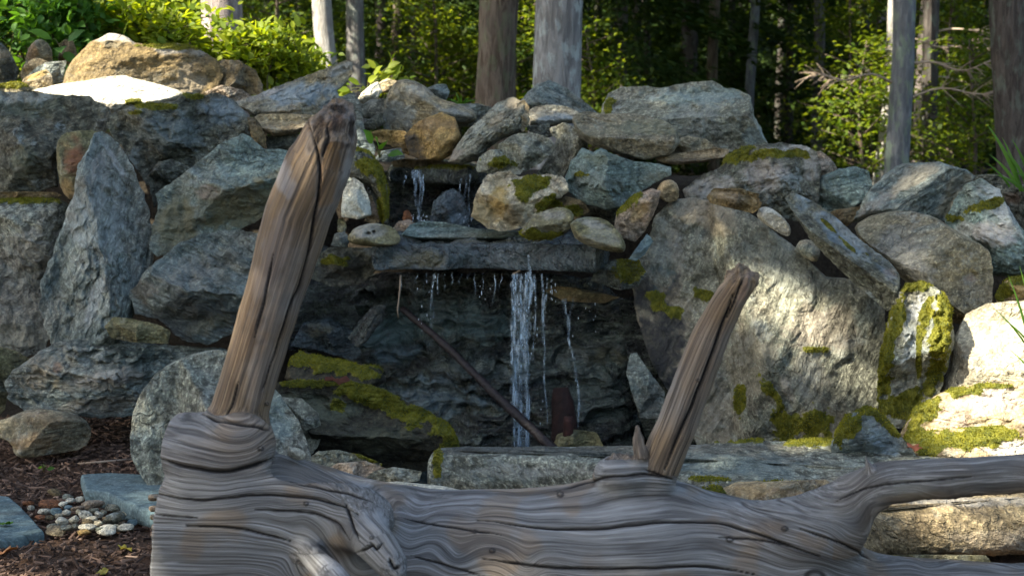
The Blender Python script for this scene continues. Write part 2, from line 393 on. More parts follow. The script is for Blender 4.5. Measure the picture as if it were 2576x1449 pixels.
    for s in spots:
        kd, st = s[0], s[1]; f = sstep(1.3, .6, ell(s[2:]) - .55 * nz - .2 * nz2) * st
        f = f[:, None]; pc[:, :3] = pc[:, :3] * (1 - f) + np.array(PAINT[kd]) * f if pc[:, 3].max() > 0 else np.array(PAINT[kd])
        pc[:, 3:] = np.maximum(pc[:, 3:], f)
    for hx, hy, hr in holes:                                                       # small pits
        dd = np.sqrt((u - hx) ** 2 + (v - hy) ** 2) / hr; V = V - e3 * (.022 * sstep(1, .4, dd) * front)[:, None]
    if mo.max() > 0: V = V + e3 * (.007 * mo * front)[:, None] + np.array([0, 0, .006]) * (mo * front)[:, None]
    loc = o.copy()
    me = mesh_np(name, V - loc, [np.vstack([Fq] + FB), np.vstack([Ft, Ft2])])
    attr(me, 'tc', 'FLOAT_VECTOR', tcc); attr(me, 'moss', 'FLOAT', mo); attr(me, 'paint', 'FLOAT_COLOR', pc)
    ob = link(name, me, MAT[mat], parent)
    ob.location = loc
    if label: ob['label'] = label; ob['category'] = cat
    if group: ob['group'] = group
    if tufts and mo.max() > .4:
        t_ = moss_tufts(V - loc, Fq, mo, rs, parent=ob)
    return ob

def rock(name, label, mat, Y, outline, **kw):
    """a boulder: outline as seen in the photograph, at its own distance, with its own thickness"""
    px = pts(outline); W = onY(px[:, 0], px[:, 1], Y)
    o = W.mean(0); e3 = unit(CAM - o); e3 = unit(e3 * np.array([1, 1, .4])); e1 = unit(np.cross(np.array([0, 0, 1.0]), e3)); e1 = -e1 if e1[0] < 0 else e1
    e2 = np.cross(e3, e1)
    # outline in the rock's own upright plane
    r = ray(px[:, 0], px[:, 1]); tt = ((o - CAM) @ e3) / (r @ e3); W = CAM + r * tt[:, None]
    P2 = np.stack([(W - o) @ e1, (W - o) @ e2], 1)
    sp = kw.pop('px', 5.0) * Y / FPX
    cat = kw.pop('cat', name.split('_')[-1])
    return build_rock(name, label, cat, MATKEY(mat), P2, o, e1, e2, e3, sp, **kw)
def MATKEY(m): return m
def slab(name, label, mat, z, outline, th, **kw):
    """a lying slab: top outline on a level plane at height z, thickness th downwards"""
    px = pts(outline); W = onZ(px[:, 0], px[:, 1], z); o = W.mean(0); h = th * .5
    P2 = (W - o)[:, :2]; oo = o - np.array([0, 0, h])
    sp = kw.pop('px', 5.0) * o[1] / FPX
    if 'spine' in kw: q = pts(kw['spine']); kw['spine'] = (onZ(q[:, 0], q[:, 1], z) - o)[:, :2]
    kw.setdefault('R', min(.05, th * .45)); kw.setdefault('pw', 2.6); kw.setdefault('nf', 0); kw.setdefault('rough', .35); kw.setdefault('bstep', 1)
    cat = kw.pop('cat', name.split('_')[-1])
    return build_rock(name, label, cat, mat, P2, oo, np.array([1., 0, 0]), np.array([0, 1., 0]), np.array([0, 0, 1.]), sp, T=h, Tb=h, **kw)
# ------------------------------------------------------------------ ground, pool
def height(x, y):
    x = np.asarray(x, float); y = np.asarray(y, float)
    rec = sstep(-1.15, -.95, x) * sstep(.85, .65, x)                                # recess of the falls
    y0 = 6.72 + .3 * rec
    H = 1.02 + .12 * sstep(-.5, -2.0, x) - .16 * sstep(1.2, 2.6, x)
    z = H * sstep(0, 1, (y - y0) / .6)
    z = z - .32 * sstep(-1.0, -.8, x) * sstep(.95, .8, x) * sstep(4.95, 5.25, y) * sstep(7.1, 6.9, y)
    z = z + .02 * np.sin(x * 2.1 + y) * sstep(8, 9, y) + np.maximum(0, y - 34) * .33
    z = z - .25 * sstep(8.5, 13, y) * sstep(0, 1, x)
    return z
def ground():
    xs = np.unique(np.r_[np.linspace(-60, 60, 41), np.linspace(-4, 4, 115)]); ys = np.unique(np.r_[np.linspace(-14, 80, 48), np.linspace(2.4, 9.5, 110)])
    X, Y = np.meshgrid(xs, ys); q = np.stack([X.ravel(), Y.ravel()], 1)
    z = height(q[:, 0], q[:, 1]); P = np.c_[q, z]; P[:, 2] += .012 * fbm(P * 4, 3) + .02 * sstep(6, 8, P[:, 1]) * fbm(P * 1.4 + 5, 3)
    n = len(xs); i = np.arange(len(ys) - 1)[:, None] * n + np.arange(n - 1)[None]
    me = mesh_np('ground', P, np.stack([i, i + 1, i + n + 1, i + n], -1).reshape(-1, 4))
    m, nt, B, out = newmat('soil and bark mulch')
    g = nt.nodes.new('ShaderNodeNewGeometry').outputs['Position']
    a = tnoise(nt, g, 60, 5, .7, (1, .5, 1)); b = tnoise(nt, g, 2.0, 4); c = tnoise(nt, g, 190, 2, .6)
    col = mixc(nt, mapr(nt, a, .34, .68), (.040, .023, .014), (.135, .075, .045))
    col = mixc(nt, mapr(nt, c, .60, .72, 0, .6), col, (.26, .17, .11))
    col = mixc(nt, mapr(nt, b, .35, .65, 0, .4), col, (.045, .035, .022))
    sx = nt.nodes.new('ShaderNodeSeparateXYZ'); nt.links.new(g, sx.inputs[0])
    col = mixc(nt, mapr(nt, sx.outputs['Y'], 5.7, 6.1), col, mixc(nt, mapr(nt, a, .4, .6), (.016, .012, .008), (.034, .028, .018)))
    nt.links.new(col, B.inputs['Base Color']); B.inputs['Roughness'].default_value = .95; B.inputs['Specular IOR Level'].default_value = .15
    nt.links.new(bump(nt, a, .9, .02), B.inputs['Normal'])
    link('ground', me, m, kind='structure')
ground()
def chips():
    rs = np.random.RandomState(3); n = 26000
    x = rs.uniform(-2.6, .2, n); y = 2.7 + 4.0 * rs.rand(n) ** 1.1
    k = ~((y > 6.3)); x, y = x[k], y[k]; n = len(x)
    z = height(x, y) + .004 + .012 * rs.rand(n)
    c = np.stack([x, y, z], 1); a = rs.uniform(0, np.pi, n); d = unit(np.stack([np.cos(a), np.sin(a), rs.normal(size=n) * .28], 1))
    up = unit(np.array([0, 0, 1.]) + rs.normal(size=(n, 3)) * .35); s = unit(np.cross(d, up)); u = np.cross(s, d)
    big = rs.rand(n) ** 3
    L = (.008 + .026 * big)[:, None]; W = (.0022 + .005 * rs.rand(n) * (.4 + big))[:, None]; H = .0015 + .0015 * rs.rand(n, 1)
    V = np.stack([c - d * L - s * W, c - d * L + s * W, c + d * L * .9 + s * W * .7, c + d * L - s * W * .5,
                  c - d * L * .9 - s * W * .6 + u * H * 2, c - d * L * .9 + s * W * .6 + u * H * 2, c + d * L * .8 + s * W * .5 + u * H * 2, c + d * L * .85 - s * W * .4 + u * H * 2], 1).reshape(-1, 3)
    b = np.arange(n)[:, None] * 8
    F = np.vstack([b + np.array(q) for q in ([4, 5, 6, 7], [0, 1, 5, 4], [1, 2, 6, 5], [2, 3, 7, 6], [3, 0, 4, 7])])
    me = mesh_np('bark_chips', V, F, smooth=False); attr(me, 'rnd', 'FLOAT', np.repeat(rs.rand(n), 8))
    m, nt, B, out = newmat('bark chips'); r = getattr_(nt, 'rnd', 'Fac')
    cr = nt.nodes.new('ShaderNodeValToRGB'); nt.links.new(r, cr.inputs[0]); e = cr.color_ramp.elements
    e[0].color = (.028, .016, .010, 1); e[1].color = (.36, .25, .17, 1); e[1].position = 1
    for p_, c_ in ((.45, (.085, .054, .037)), (.8, (.15, .095, .065)), (.95, (.21, .13, .085))):
        q = e.new(p_); q.color = (*c_, 1)
    nt.links.new(cr.outputs[0], B.inputs['Base Color']); B.inputs['Roughness'].default_value = .85; B.inputs['Specular IOR Level'].default_value = .2
    link('bark_mulch', me, m, kind='stuff', label='brown shredded bark mulch spread over the ground at lower left')
chips()
def pool():
    xs = np.linspace(-.95, .95, 60); ys = np.linspace(4.95, 7.05, 60); X, Y = np.meshgrid(xs, ys)
    P = np.stack([X.ravel(), Y.ravel(), np.full(X.size, -.11)], 1); P[:, 2] += .004 * fbm(P * 14, 2)
    i = np.arange(59)[:, None] * 60 + np.arange(59)[None]
    me = mesh_np('pool_water', P, np.stack([i, i + 1, i + 61, i + 60], -1).reshape(-1, 4))
    m, nt, B, out = newmat('pool water'); B.inputs['Base Color'].default_value = (.012, .018, .018, 1); B.inputs['Roughness'].default_value = .06
    link('pool_water', me, m, kind='structure')
pool()
# ------------------------------------------------------------------ the rock pile, left flank
def rk(name, label, mat, Y, outline, **kw):
    kw.setdefault('lean', .22)
    rnd = any(q in name for q in ('round', 'egg', 'humped', 'white_stone', 'smooth', 'granite'))
    kw.setdefault('smooth', 0 if rnd else -1)
    if not rnd and mat not in ('wet', 'shade'): kw.setdefault('layer', .006); kw.setdefault('rough', 1.15)
    return rock(name, label, mat, Y, outline, **kw)
rk('boulder', 'big dark lichen speckled boulder at the upper left edge', 'dark', 6.45, '-70,260 -20,232 60,230 150,236 225,245 262,262 285,290 283,325 245,338 195,350 160,372 146,410 148,468 100,480 -20,484 -70,470',
   T=.20, nf=4, fac=[(90, .9, .9), (-90, .8, 1.0)], spots=[('green', .5, 60, 260, 90, 35), ('white', .5, 55, 245, 60, 18), ('pale', .5, 50, 425, 14, 10), ('green', .5, 60, 400, 30, 40)], band=10, layer=.006)
rk('boulder', 'wide granular grey boulder at the left edge below a thin mossy ledge', 'granite', 6.15, '-70,520 0,505 60,500 150,500 174,515 168,570 145,640 115,720 108,800 122,850 110,885 60,892 -70,880',
   T=.16, R=.12, nf=2, spots=[('pale', .5, 150, 590, 16, 8), ('olive', .6, 40, 850, 90, 40), ('dark', .4, 60, 700, 80, 120)], moss=[(60, 508, 90, 8)])
rk('flat_stone', 'thin flat stone wedged between the two big boulders at the left edge', 'brown', 6.2, '-60,484 60,482 140,484 156,492 140,500 60,498 -60,500', cat='stone', T=.03)
rk('rounded_stone', 'tan rounded stone with an orange rust stain behind the tall pointed rock', 'olive', 6.25, '142,360 160,336 200,328 240,328 262,350 255,420 245,480 210,510 180,505 160,488 146,450', cat='stone',
   T=.10, R=.05, pw=2.5, nf=2, spots=[('rust', .9, 185, 410, 32, 50), ('gold', .6, 170, 470, 18, 30)])
rk('pointed_rock', 'tall pointed blue-grey rock with swirling grain standing upright at left', 'blue', 5.95, '243,332 254,326 268,332 300,362 335,420 360,490 378,560 388,620 384,690 350,740 330,800 300,862 200,870 130,860 108,800 100,715 130,640 160,560 185,490 195,430 215,385',
   cat='rock', T=.20, nf=1, band=68, layer=.014, fac=[(15, .9, .8), (180, .9, .85)], spots=[('white', .55, 285, 400, 8, 75, -32), ('blue', .5, 235, 760, 14, 60, 20), ('brown', .5, 250, 410, 16, 40, 20), ('teal', .5, 250, 560, 60, 110)])
rk('boulder', 'long dark boulder with moss on its crest above the pointed rock', 'dark', 6.5, '268,300 290,280 330,268 400,264 445,250 470,232 500,240 545,234 590,252 622,288 640,325 655,352 640,390 540,420 500,450 420,475 370,465 340,420 300,365 275,335',
   T=.18, nf=6, layer=.012, band=-8, rough=1.3, spots=[('blue', .6, 560, 275, 55, 30), ('green', .4, 420, 330, 90, 40)], moss=[(395, 268, 48, 9), (480, 245, 30, 8), (340, 285, 20, 6)])
rk('wedge_rock', 'angular flat topped rock with blue upper face and olive underside, left of the upright branch', 'teal', 6.02, '388,490 430,460 520,390 560,360 612,336 632,345 665,376 725,378 760,400 750,470 700,520 640,560 560,592 480,602 440,628 395,642 378,622 385,570 400,520',
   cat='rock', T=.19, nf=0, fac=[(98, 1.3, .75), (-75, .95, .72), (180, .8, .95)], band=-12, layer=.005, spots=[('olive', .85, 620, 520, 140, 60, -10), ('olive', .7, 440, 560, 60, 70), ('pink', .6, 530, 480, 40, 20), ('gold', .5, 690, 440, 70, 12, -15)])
rk('dark_stone', 'dark grey stone sunk between the pointed rock and the angular wedge rock', 'dark', 6.3, '374,440 398,408 432,400 482,425 450,460 400,495 388,525 378,485', cat='stone', T=.09)
rk('boulder', 'boulder with a pale blue top face and a dark underside left of the upright branch', 'blue', 5.85, '328,732 388,662 450,610 520,586 600,580 670,590 700,640 660,720 620,800 575,845 520,862 460,855 400,802 345,792',
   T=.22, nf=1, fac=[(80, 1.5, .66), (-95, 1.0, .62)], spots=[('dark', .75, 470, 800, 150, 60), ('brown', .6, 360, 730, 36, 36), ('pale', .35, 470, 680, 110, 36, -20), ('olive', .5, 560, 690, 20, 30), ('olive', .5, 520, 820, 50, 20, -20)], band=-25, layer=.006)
rk('small_stone', 'small olive brown stone lying on top of the long layered boulder', 'olive', 5.65, '262,822 285,797 330,802 398,816 428,832 424,864 370,862 330,860 280,850', cat='stone', T=.06, fac=[(90, 1.0, .7)])
rk('layered_boulder', 'long layered grey boulder with rusty blotches at lower left', 'blue', 5.7, '12,962 30,935 70,908 130,866 200,852 300,858 420,870 570,880 575,940 480,975 430,1010 330,1042 250,1047 150,1037 60,1032 20,1002',
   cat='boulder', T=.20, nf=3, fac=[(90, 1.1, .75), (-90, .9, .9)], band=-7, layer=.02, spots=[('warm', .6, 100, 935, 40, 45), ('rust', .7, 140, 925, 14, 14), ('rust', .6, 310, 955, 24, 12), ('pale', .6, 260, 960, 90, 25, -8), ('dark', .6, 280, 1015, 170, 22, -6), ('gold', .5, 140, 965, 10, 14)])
rk('boulder', 'rounded olive boulder cut off by the left edge beside the layered boulder', 'olive', 5.85, '-70,890 0,872 40,884 80,906 60,945 20,975 12,1030 -10,1050 -70,1040', T=.14)
rk('rounded_rock', 'smooth rounded tan rock resting on the bark mulch at lower left', 'warm', 5.45, '-60,1068 0,1060 80,1028 150,1034 212,1050 234,1088 212,1128 130,1140 60,1150 36,1142 28,1112 -10,1095 -60,1098', cat='rock', T=.13, nf=3, rough=.6, spots=[('orange', .35, 90, 1110, 60, 25), ('green', .3, 120, 1060, 60, 20)])
rk('granite_boulder', 'speckled grey granite boulder directly behind the upright branch', 'granite', 4.95, '324,1120 338,1020 378,952 440,910 510,886 560,880 620,900 690,975 740,1040 770,1100 792,1172 770,1235 500,1260 400,1240 350,1190', cat='boulder', T=.22, nf=3, rough=.7, spots=[('teal', .4, 690, 1050, 50, 70)])
rk('grey_stone', 'grey stone squeezed between the granite boulder and the big mossy boulder', 'gray', 5.2, '700,1000 760,1004 800,1040 814,1090 800,1122 780,1145 730,1060', cat='stone', T=.09)

# ------------------------------------------------------------------ upper left
rk('long_boulder', 'long brown boulder with a humped sunlit top below the bright shrubs', 'brown', 7.25, '155,225 165,180 185,150 230,105 275,83 310,88 340,108 395,118 450,110 500,124 545,150 562,190 545,225 520,245 400,260 280,260 180,250', cat='boulder', T=.17, nf=2, fac=[(90, .8, 1.0)], rough=.7,
   spots=[('pale', .7, 280, 92, 60, 14, 5), ('pale', .5, 450, 125, 60, 12, 5), ('gold', .4, 470, 210, 40, 40)], moss=[(400, 116, 40, 7), (470, 122, 30, 8)])
rk('brown_rock', 'dark brown rounded rock at the foot of the bright shrubs', 'brown', 7.4, '540,160 560,150 600,152 642,176 662,214 660,238 600,240 530,230', cat='rock', T=.12)
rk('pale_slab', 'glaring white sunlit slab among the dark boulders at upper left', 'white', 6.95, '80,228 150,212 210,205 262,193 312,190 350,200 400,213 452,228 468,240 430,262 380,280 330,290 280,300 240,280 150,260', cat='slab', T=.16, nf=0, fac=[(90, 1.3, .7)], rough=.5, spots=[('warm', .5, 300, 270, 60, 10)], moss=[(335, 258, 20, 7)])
rk('round_stone', 'round orange brown stone under the dark shrub leaves at upper left', 'warm', 7.35, '62,160 72,118 95,96 118,104 132,128 134,172 66,176', cat='stone', T=.09, spots=[('orange', .5, 80, 130, 16, 30)])
rk('round_stone', 'pale tan round stone in front of the orange brown stone at upper left', 'tan', 7.2, '50,195 55,172 75,150 100,146 128,158 134,180 120,205 60,208', cat='stone', T=.08)
rk('wedge_stone', 'blue-grey wedge stone beside the tan round stone at upper left', 'blue', 7.15, '62,200 88,172 118,156 168,153 158,205 110,222', cat='stone', T=.08)
rk('small_stone', 'small sunlit stone with golden lichen on its top', 'tan', 7.0, '45,222 62,196 95,182 116,174 132,190 134,218 80,230', cat='stone', T=.07, spots=[('gold', .9, 92, 188, 26, 8, -15)])
rk('dark_rock', 'dark grey rock cut by the left edge under the shrub leaves', 'dark', 7.2, '-50,100 0,104 26,132 46,172 42,206 0,214 -50,214', cat='rock', T=.12, spots=[('warm', .5, 10, 140, 20, 12)])
rk('small_rock', 'small brown rock in the shade left of the long humped boulder', 'brown', 7.45, '146,150 150,112 165,98 184,104 200,150 180,170', cat='rock', T=.08)
rk('flat_stone', 'flat ochre mossy stone along the top of the boulder at the left edge', 'warm', 6.85, '-40,240 0,214 40,208 90,222 130,235 60,246', cat='stone', T=.06, moss=[(30, 216, 40, 8)])
rk('slanted_rock', 'long pointed rock rising to a grey tip behind the upright branch', 'warm', 6.85, '590,258 650,238 712,212 780,188 832,168 870,152 888,156 889,182 868,212 846,230 860,262 900,330 820,318 740,302 640,296', cat='rock', T=.15, nf=1, fac=[(105, 1.1, .72)], band=25, layer=.01,
   spots=[('blue', .7, 740, 240, 80, 30, -10), ('pale', .6, 850, 180, 40, 12, -30), ('gold', .5, 710, 280, 50, 10, -5), ('blue', .5, 850, 280, 40, 50), ('pink', .4, 670, 235, 70, 8, -20)])
rk('dark_slab', 'steep dark grey slab just right of the upright branch tip', 'blue', 6.7, '846,250 868,238 892,231 906,262 918,322 946,372 930,440 880,480 800,470 800,380', cat='slab', T=.07)
rk('flat_slab', 'flat slab with a bright sunlit top edge left of the upright branch tip', 'tan', 6.65, '632,300 650,288 720,286 800,290 812,310 745,338 690,344 650,326', cat='slab', T=.09, nf=0, fac=[(90, 2.2, .45)], spots=[('dark', .5, 760, 330, 50, 14)])
rk('brown_stone', 'dark brown round stone left of the sunlit flat slab', 'brown', 6.55, '622,296 640,294 658,318 670,350 664,378 636,366', cat='stone', T=.07)
rk('dark_stone', 'dark stone under the sunlit flat slab', 'dark', 6.65, '665,345 745,336 800,350 780,395 700,392 672,376', cat='stone', T=.06)
rk('flat_stone', 'flat pinkish stone behind the mossy crest of the dark long boulder', 'pink', 7.05, '515,232 555,214 608,226 640,246 600,262 540,256', cat='stone', T=.06)

# ------------------------------------------------------------------ top centre
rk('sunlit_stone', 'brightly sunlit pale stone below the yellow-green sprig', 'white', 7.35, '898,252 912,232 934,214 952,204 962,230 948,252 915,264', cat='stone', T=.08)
rk('tan_stone', 'small tan stone behind the grey humped rock', 'tan', 7.5, '945,215 970,196 1002,205 990,232 958,236', cat='stone', T=.06)
rk('small_stone', 'small blue-grey stone at the right shoulder of the humped rock', 'blue', 7.3, '1076,222 1098,212 1122,212 1132,230 1122,254 1092,252', cat='stone', T=.06)
rk('humped_rock', 'smooth humped grey-brown rock at top centre', 'warm', 6.95, '962,300 968,255 984,216 1010,198 1044,203 1078,222 1098,245 1150,262 1200,280 1198,310 1140,315 1090,312 1040,335 1000,344 966,330', cat='rock', T=.16, nf=1, rough=.7, spots=[('blue', .5, 1000, 290, 50, 40), ('warm', .5, 1040, 240, 40, 20), ('gray', .4, 1130, 290, 50, 20)])
rk('grey_rock', 'grey rock left of the humped rock at top centre', 'gray', 7.0, '905,268 935,250 978,248 985,290 940,304 908,296', cat='rock', T=.08)
rk('dark_stone', 'dark charcoal stone under the grey rock at top centre', 'dark', 6.9, '908,316 935,296 962,282 972,310 940,328 912,330', cat='stone', T=.06)
rk('golden_rock', 'rock with a golden orange face above the upper fall', 'gold', 6.7, '1016,345 1050,306 1110,282 1146,296 1160,345 1142,382 1112,406 1060,404 1030,390', cat='rock', T=.13, nf=0, fac=[(180, 1.2, .75), (90, .9, .8)], spots=[('dark', .9, 1035, 372, 36, 42), ('brown', .6, 1090, 312, 50, 16)])
rk('ochre_stone', 'low ochre stone left of the golden rock', 'gold', 6.8, '912,338 960,326 1020,330 1048,366 1030,392 980,366 930,352', cat='stone', T=.06, spots=[('dark', .5, 1000, 372, 30, 14)])
rk('blue_stone', 'small blue-grey stone lying under the ochre stone', 'blue', 6.65, '938,404 960,380 1010,372 1020,398 980,408', cat='stone', T=.05)
rk('long_rock', 'long grey rock like a log below the tree trunks', 'gray', 7.1, '1136,290 1150,262 1200,260 1262,276 1270,296 1200,322 1140,318', cat='rock', T=.1, nf=1, band=3, layer=.006)
rk('slanted_rock', 'slanted grey rock plunging down left with a sunlit upper end', 'gray', 6.6, '1126,408 1146,372 1180,325 1215,296 1252,258 1290,244 1322,260 1328,302 1312,332 1260,352 1226,376 1208,402 1160,416', cat='rock', T=.13, nf=0, fac=[(120, 1.3, .7)], band=42, layer=.012, spots=[('warm', .7, 1300, 262, 30, 16), ('pink', .5, 1150, 390, 26, 14, -40), ('warm', .5, 1250, 300, 24, 10, -40)])
rk('tan_edge_stone', 'narrow sunlit tan stone standing against the slanted rock', 'tan', 6.55, '1300,262 1318,250 1332,268 1330,310 1316,336 1304,320', cat='stone', T=.05)
rk('peak_rock', 'peaked blue-grey rock in front of the pale lichened trunk', 'blue', 7.2, '1302,262 1325,235 1350,212 1382,202 1420,218 1465,252 1512,290 1440,300 1370,290 1320,282', cat='rock', T=.12, nf=1, fac=[(60, 1.0, .8)], band=-30, layer=.006)
rk('white_slab', 'flat whitish slab under the peaked rock', 'pale', 6.85, '1322,284 1345,268 1385,264 1425,268 1460,284 1470,310 1420,312 1375,322 1332,316', cat='slab', T=.08, nf=0, fac=[(90, 1.6, .6)], spots=[('blue', .6, 1400, 300, 60, 14)])
rk('tall_rock', 'narrow tall grey rock leaning under the whitish slab', 'gray', 6.6, '1350,440 1378,400 1402,350 1376,326 1420,308 1464,326 1480,370 1452,400 1410,452', cat='rock', T=.1, nf=2, band=55, layer=.008)
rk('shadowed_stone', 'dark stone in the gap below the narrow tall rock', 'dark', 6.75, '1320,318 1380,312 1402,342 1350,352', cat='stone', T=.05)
rk('grey_stone', 'grey blocky stone above the moss topped pale rock', 'gray', 6.45, '1248,392 1256,362 1292,338 1342,334 1388,350 1398,376 1372,402 1322,434 1290,420', cat='stone', T=.1, nf=5)
rk('mossy_stone', 'stone with a mossy front at the right end of the upper fall', 'gray', 6.4, '1196,422 1204,396 1232,378 1264,376 1296,396 1324,424 1306,440 1200,434', cat='stone', T=.08, moss=[(1255, 410, 40, 15)])
rk('slab_boulder', 'big brown-grey slab boulder resting under the highest boulder', 'warm', 6.4, '1440,300 1448,286 1475,281 1520,287 1600,285 1662,300 1702,322 1710,360 1684,392 1620,404 1560,390 1490,368 1456,346 1445,322', cat='boulder', T=.18, nf=0, fac=[(85, 1.3, .72), (-90, .8, .9)], rough=.8, spots=[('green', .5, 1620, 320, 90, 22), ('dark', .5, 1470, 330, 30, 30)])
rk('top_boulder', 'highest boulder of the pile with a pale flat top, right of centre', 'gray', 6.9, '1508,300 1518,262 1532,234 1562,220 1620,216 1662,222 1740,206 1790,202 1820,220 1862,226 1888,240 1896,292 1912,320 1932,366 1880,385 1780,380 1700,360 1600,330', cat='boulder', T=.22, nf=1, fac=[(90, 1.2, .62), (-80, .5, .9)], rough=.9,
   spots=[('teal', .5, 1760, 240, 120, 26), ('pink', .35, 1760, 310, 90, 40), ('blue', .5, 1900, 345, 25, 25)], moss=[(1532, 270, 12, 18)])
rk('flat_stone', 'flat stone tucked under the right end of the big slab boulder', 'warm', 6.42, '1676,392 1698,352 1730,341 1776,350 1806,372 1770,398', cat='stone', T=.07)
rk('plate_stone', 'thin tan plate stone pointing right below the big slab boulder', 'tan', 6.35, '1645,396 1720,384 1800,372 1836,376 1832,394 1775,408 1705,416 1655,410', cat='stone', T=.06, nf=0, fac=[(90, 1.6, .5)], spots=[('dark', .6, 1740, 406, 80, 8)])
rk('grey_boulder', 'jagged pale grey boulder in the middle of the right flank', 'teal', 6.2, '1420,450 1432,412 1462,372 1492,384 1510,372 1540,388 1585,404 1642,410 1692,420 1688,440 1642,462 1602,492 1562,522 1522,528 1452,505 1424,476', cat='boulder', T=.18, nf=5, band=-12, layer=.014, rough=1.1, spots=[('green', .6, 1520, 398, 50, 16), ('brown', .5, 1660, 445, 40, 10, -12), ('gray', .4, 1520, 460, 70, 26)], moss=[(1460, 440, 16, 6)])
rk('pale_rock', 'pale rough rock with dark moss saddle and orange stain, right of the upper fall', 'pale', 6.1, '1184,545 1196,490 1224,442 1282,430 1304,446 1392,438 1424,450 1432,482 1402,500 1366,530 1340,568 1270,582 1222,574', cat='rock', T=.15, nf=6, rough=1.5, layer=.008,
   spots=[('gold', .9, 1255, 505, 30, 45), ('olive', .7, 1205, 540, 30, 40), ('green', .5, 1240, 455, 40, 14), ('dark', .7, 1300, 545, 30, 30)], moss=[(1335, 462, 50, 20), (1318, 490, 20, 22), (1370, 515, 40, 14, -30)])
rk('brown_stone', 'brown mossy stone between the pale rock and the egg shaped stones', 'brown', 6.15, '1372,530 1384,505 1422,494 1468,505 1484,532 1450,555 1390,548', cat='stone', T=.08, moss=[(1440, 535, 30, 16), (1390, 515, 24, 8)])
rk('round_stone', 'rounded olive grey stone with a mossy base left of the egg shaped stone', 'olive', 5.85, '1302,592 1322,562 1345,543 1382,526 1420,520 1446,540 1440,572 1402,602 1342,608', cat='stone', T=.1, nf=3, moss=[(1370, 595, 60, 14)], spots=[('pale', .4, 1390, 545, 30, 14)])
rk('egg_stone', 'smooth egg shaped stone overhanging the wide fall ledge', 'olive', 5.75, '1432,568 1445,552 1475,545 1520,550 1555,578 1576,618 1568,637 1510,628 1450,606', cat='stone', T=.11, nf=0, fac=[(70, 1.2, .65)], rough=.5, spots=[('pale', .5, 1500, 565, 50, 10, 15), ('green', .4, 1500, 600, 50, 20)])
rk('pinkish_stone', 'pinkish upright stone with moss on its left shoulder', 'pink', 5.95, '1544,575 1550,540 1590,496 1640,474 1664,482 1652,522 1622,582 1598,607 1560,598', cat='stone', T=.1, nf=2, moss=[(1580, 508, 40, 18, -40)], spots=[('gold', .5, 1610, 530, 14, 30, 40)])
rk('round_stone', 'small round tan stone on top of the giant smooth boulder', 'tan', 6.1, '1646,490 1662,458 1688,450 1708,468 1708,502 1680,512', cat='stone', T=.06, nf=1)
rk('dark_stone', 'dark stone in the gap left of the pinkish upright stone', 'dark', 6.35, '1440,520 1500,520 1570,500 1560,560 1480,555', cat='stone', T=.08)

# ------------------------------------------------------------------ right flank
rk('giant_boulder', 'giant smooth boulder leaning right of the waterfall, the largest in view', 'gray', 5.95, '1612,640 1630,600 1650,540 1684,505 1740,497 1800,512 1880,536 1922,562 1960,592 2002,622 2042,662 2082,698 2150,705 2212,742 2230,790 2228,850 2208,900 2206,1000 2192,1062 2130,1120 2000,1125 1880,1120 1760,1110 1700,1010 1640,900 1600,800 1592,720', cat='boulder', T=.36, R=.17, nf=0, fac=[(188, 1.7, .60), (-100, .45, .88), (58, .6, .80), (12, .55, .88)], rough=.55, band=58, layer=.008,  # warm and pink spots paint dappled sunlight on the face
   spots=[('warm', .6, 1770, 540, 90, 40, 20), ('teal', .5, 1960, 660, 110, 60, 35), ('pale', .45, 1680, 640, 40, 70), ('pink', .45, 2060, 820, 90, 60), ('dark', 1.0, 1650, 860, 80, 170), ('dark', .8, 1620, 740, 30, 60), ('teal', .5, 1660, 640, 30, 80), ('dark', .45, 1880, 900, 60, 100, 20), ('dark', .6, 1780, 1020, 70, 80), ('olive', .6, 2060, 1060, 60, 50), ('pale', .5, 1980, 980, 10, 40, -25), ('blue', .4, 2040, 930, 40, 60), ('warm', .35, 2120, 830, 40, 60)],  # lower-left dark spots paint in overhang shade plus splash wetness
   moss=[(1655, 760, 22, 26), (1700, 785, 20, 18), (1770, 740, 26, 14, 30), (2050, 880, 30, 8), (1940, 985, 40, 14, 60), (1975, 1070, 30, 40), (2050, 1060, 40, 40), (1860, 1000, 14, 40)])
rk('pale_wedge', 'small pale blue wedge stone leaning against the giant boulder', 'slate', 5.75, '1580,652 1602,622 1628,588 1644,606 1622,640 1600,657', cat='stone', T=.04)
rk('lichen_boulder', 'pitted lichen covered boulder with a moss cap on the right flank', 'dark', 6.25, '1716,478 1760,446 1812,420 1832,392 1882,368 1962,360 2030,367 2056,386 2066,422 2062,480 2052,535 2000,560 1920,530 1860,535 1780,512 1724,500', cat='boulder', T=.2, nf=5, rough=1.5, layer=.012, band=12,
   spots=[('pale', .6, 1790, 470, 50, 26, -10), ('white', .6, 2000, 378, 60, 12), ('pale', .5, 2040, 430, 22, 40), ('pink', .4, 1930, 440, 50, 40), ('warm', .5, 1725, 485, 24, 14)], moss=[(1850, 398, 55, 14, -8), (1950, 388, 80, 10), (1870, 378, 30, 8)])
rk('pale_stone', 'pale tan stone behind the right end of the moss capped boulder', 'pink', 6.5, '2046,384 2066,380 2092,402 2114,436 2080,458 2050,440', cat='stone', T=.07)
rk('layered_stone', 'small layered brown stone on top of the giant boulder', 'brown', 5.85, '1778,496 1796,474 1860,474 1910,488 1918,520 1896,537 1830,522 1788,512', cat='stone', T=.07, band=-8, layer=.014, spots=[('warm', .5, 1850, 495, 50, 12, 8)])
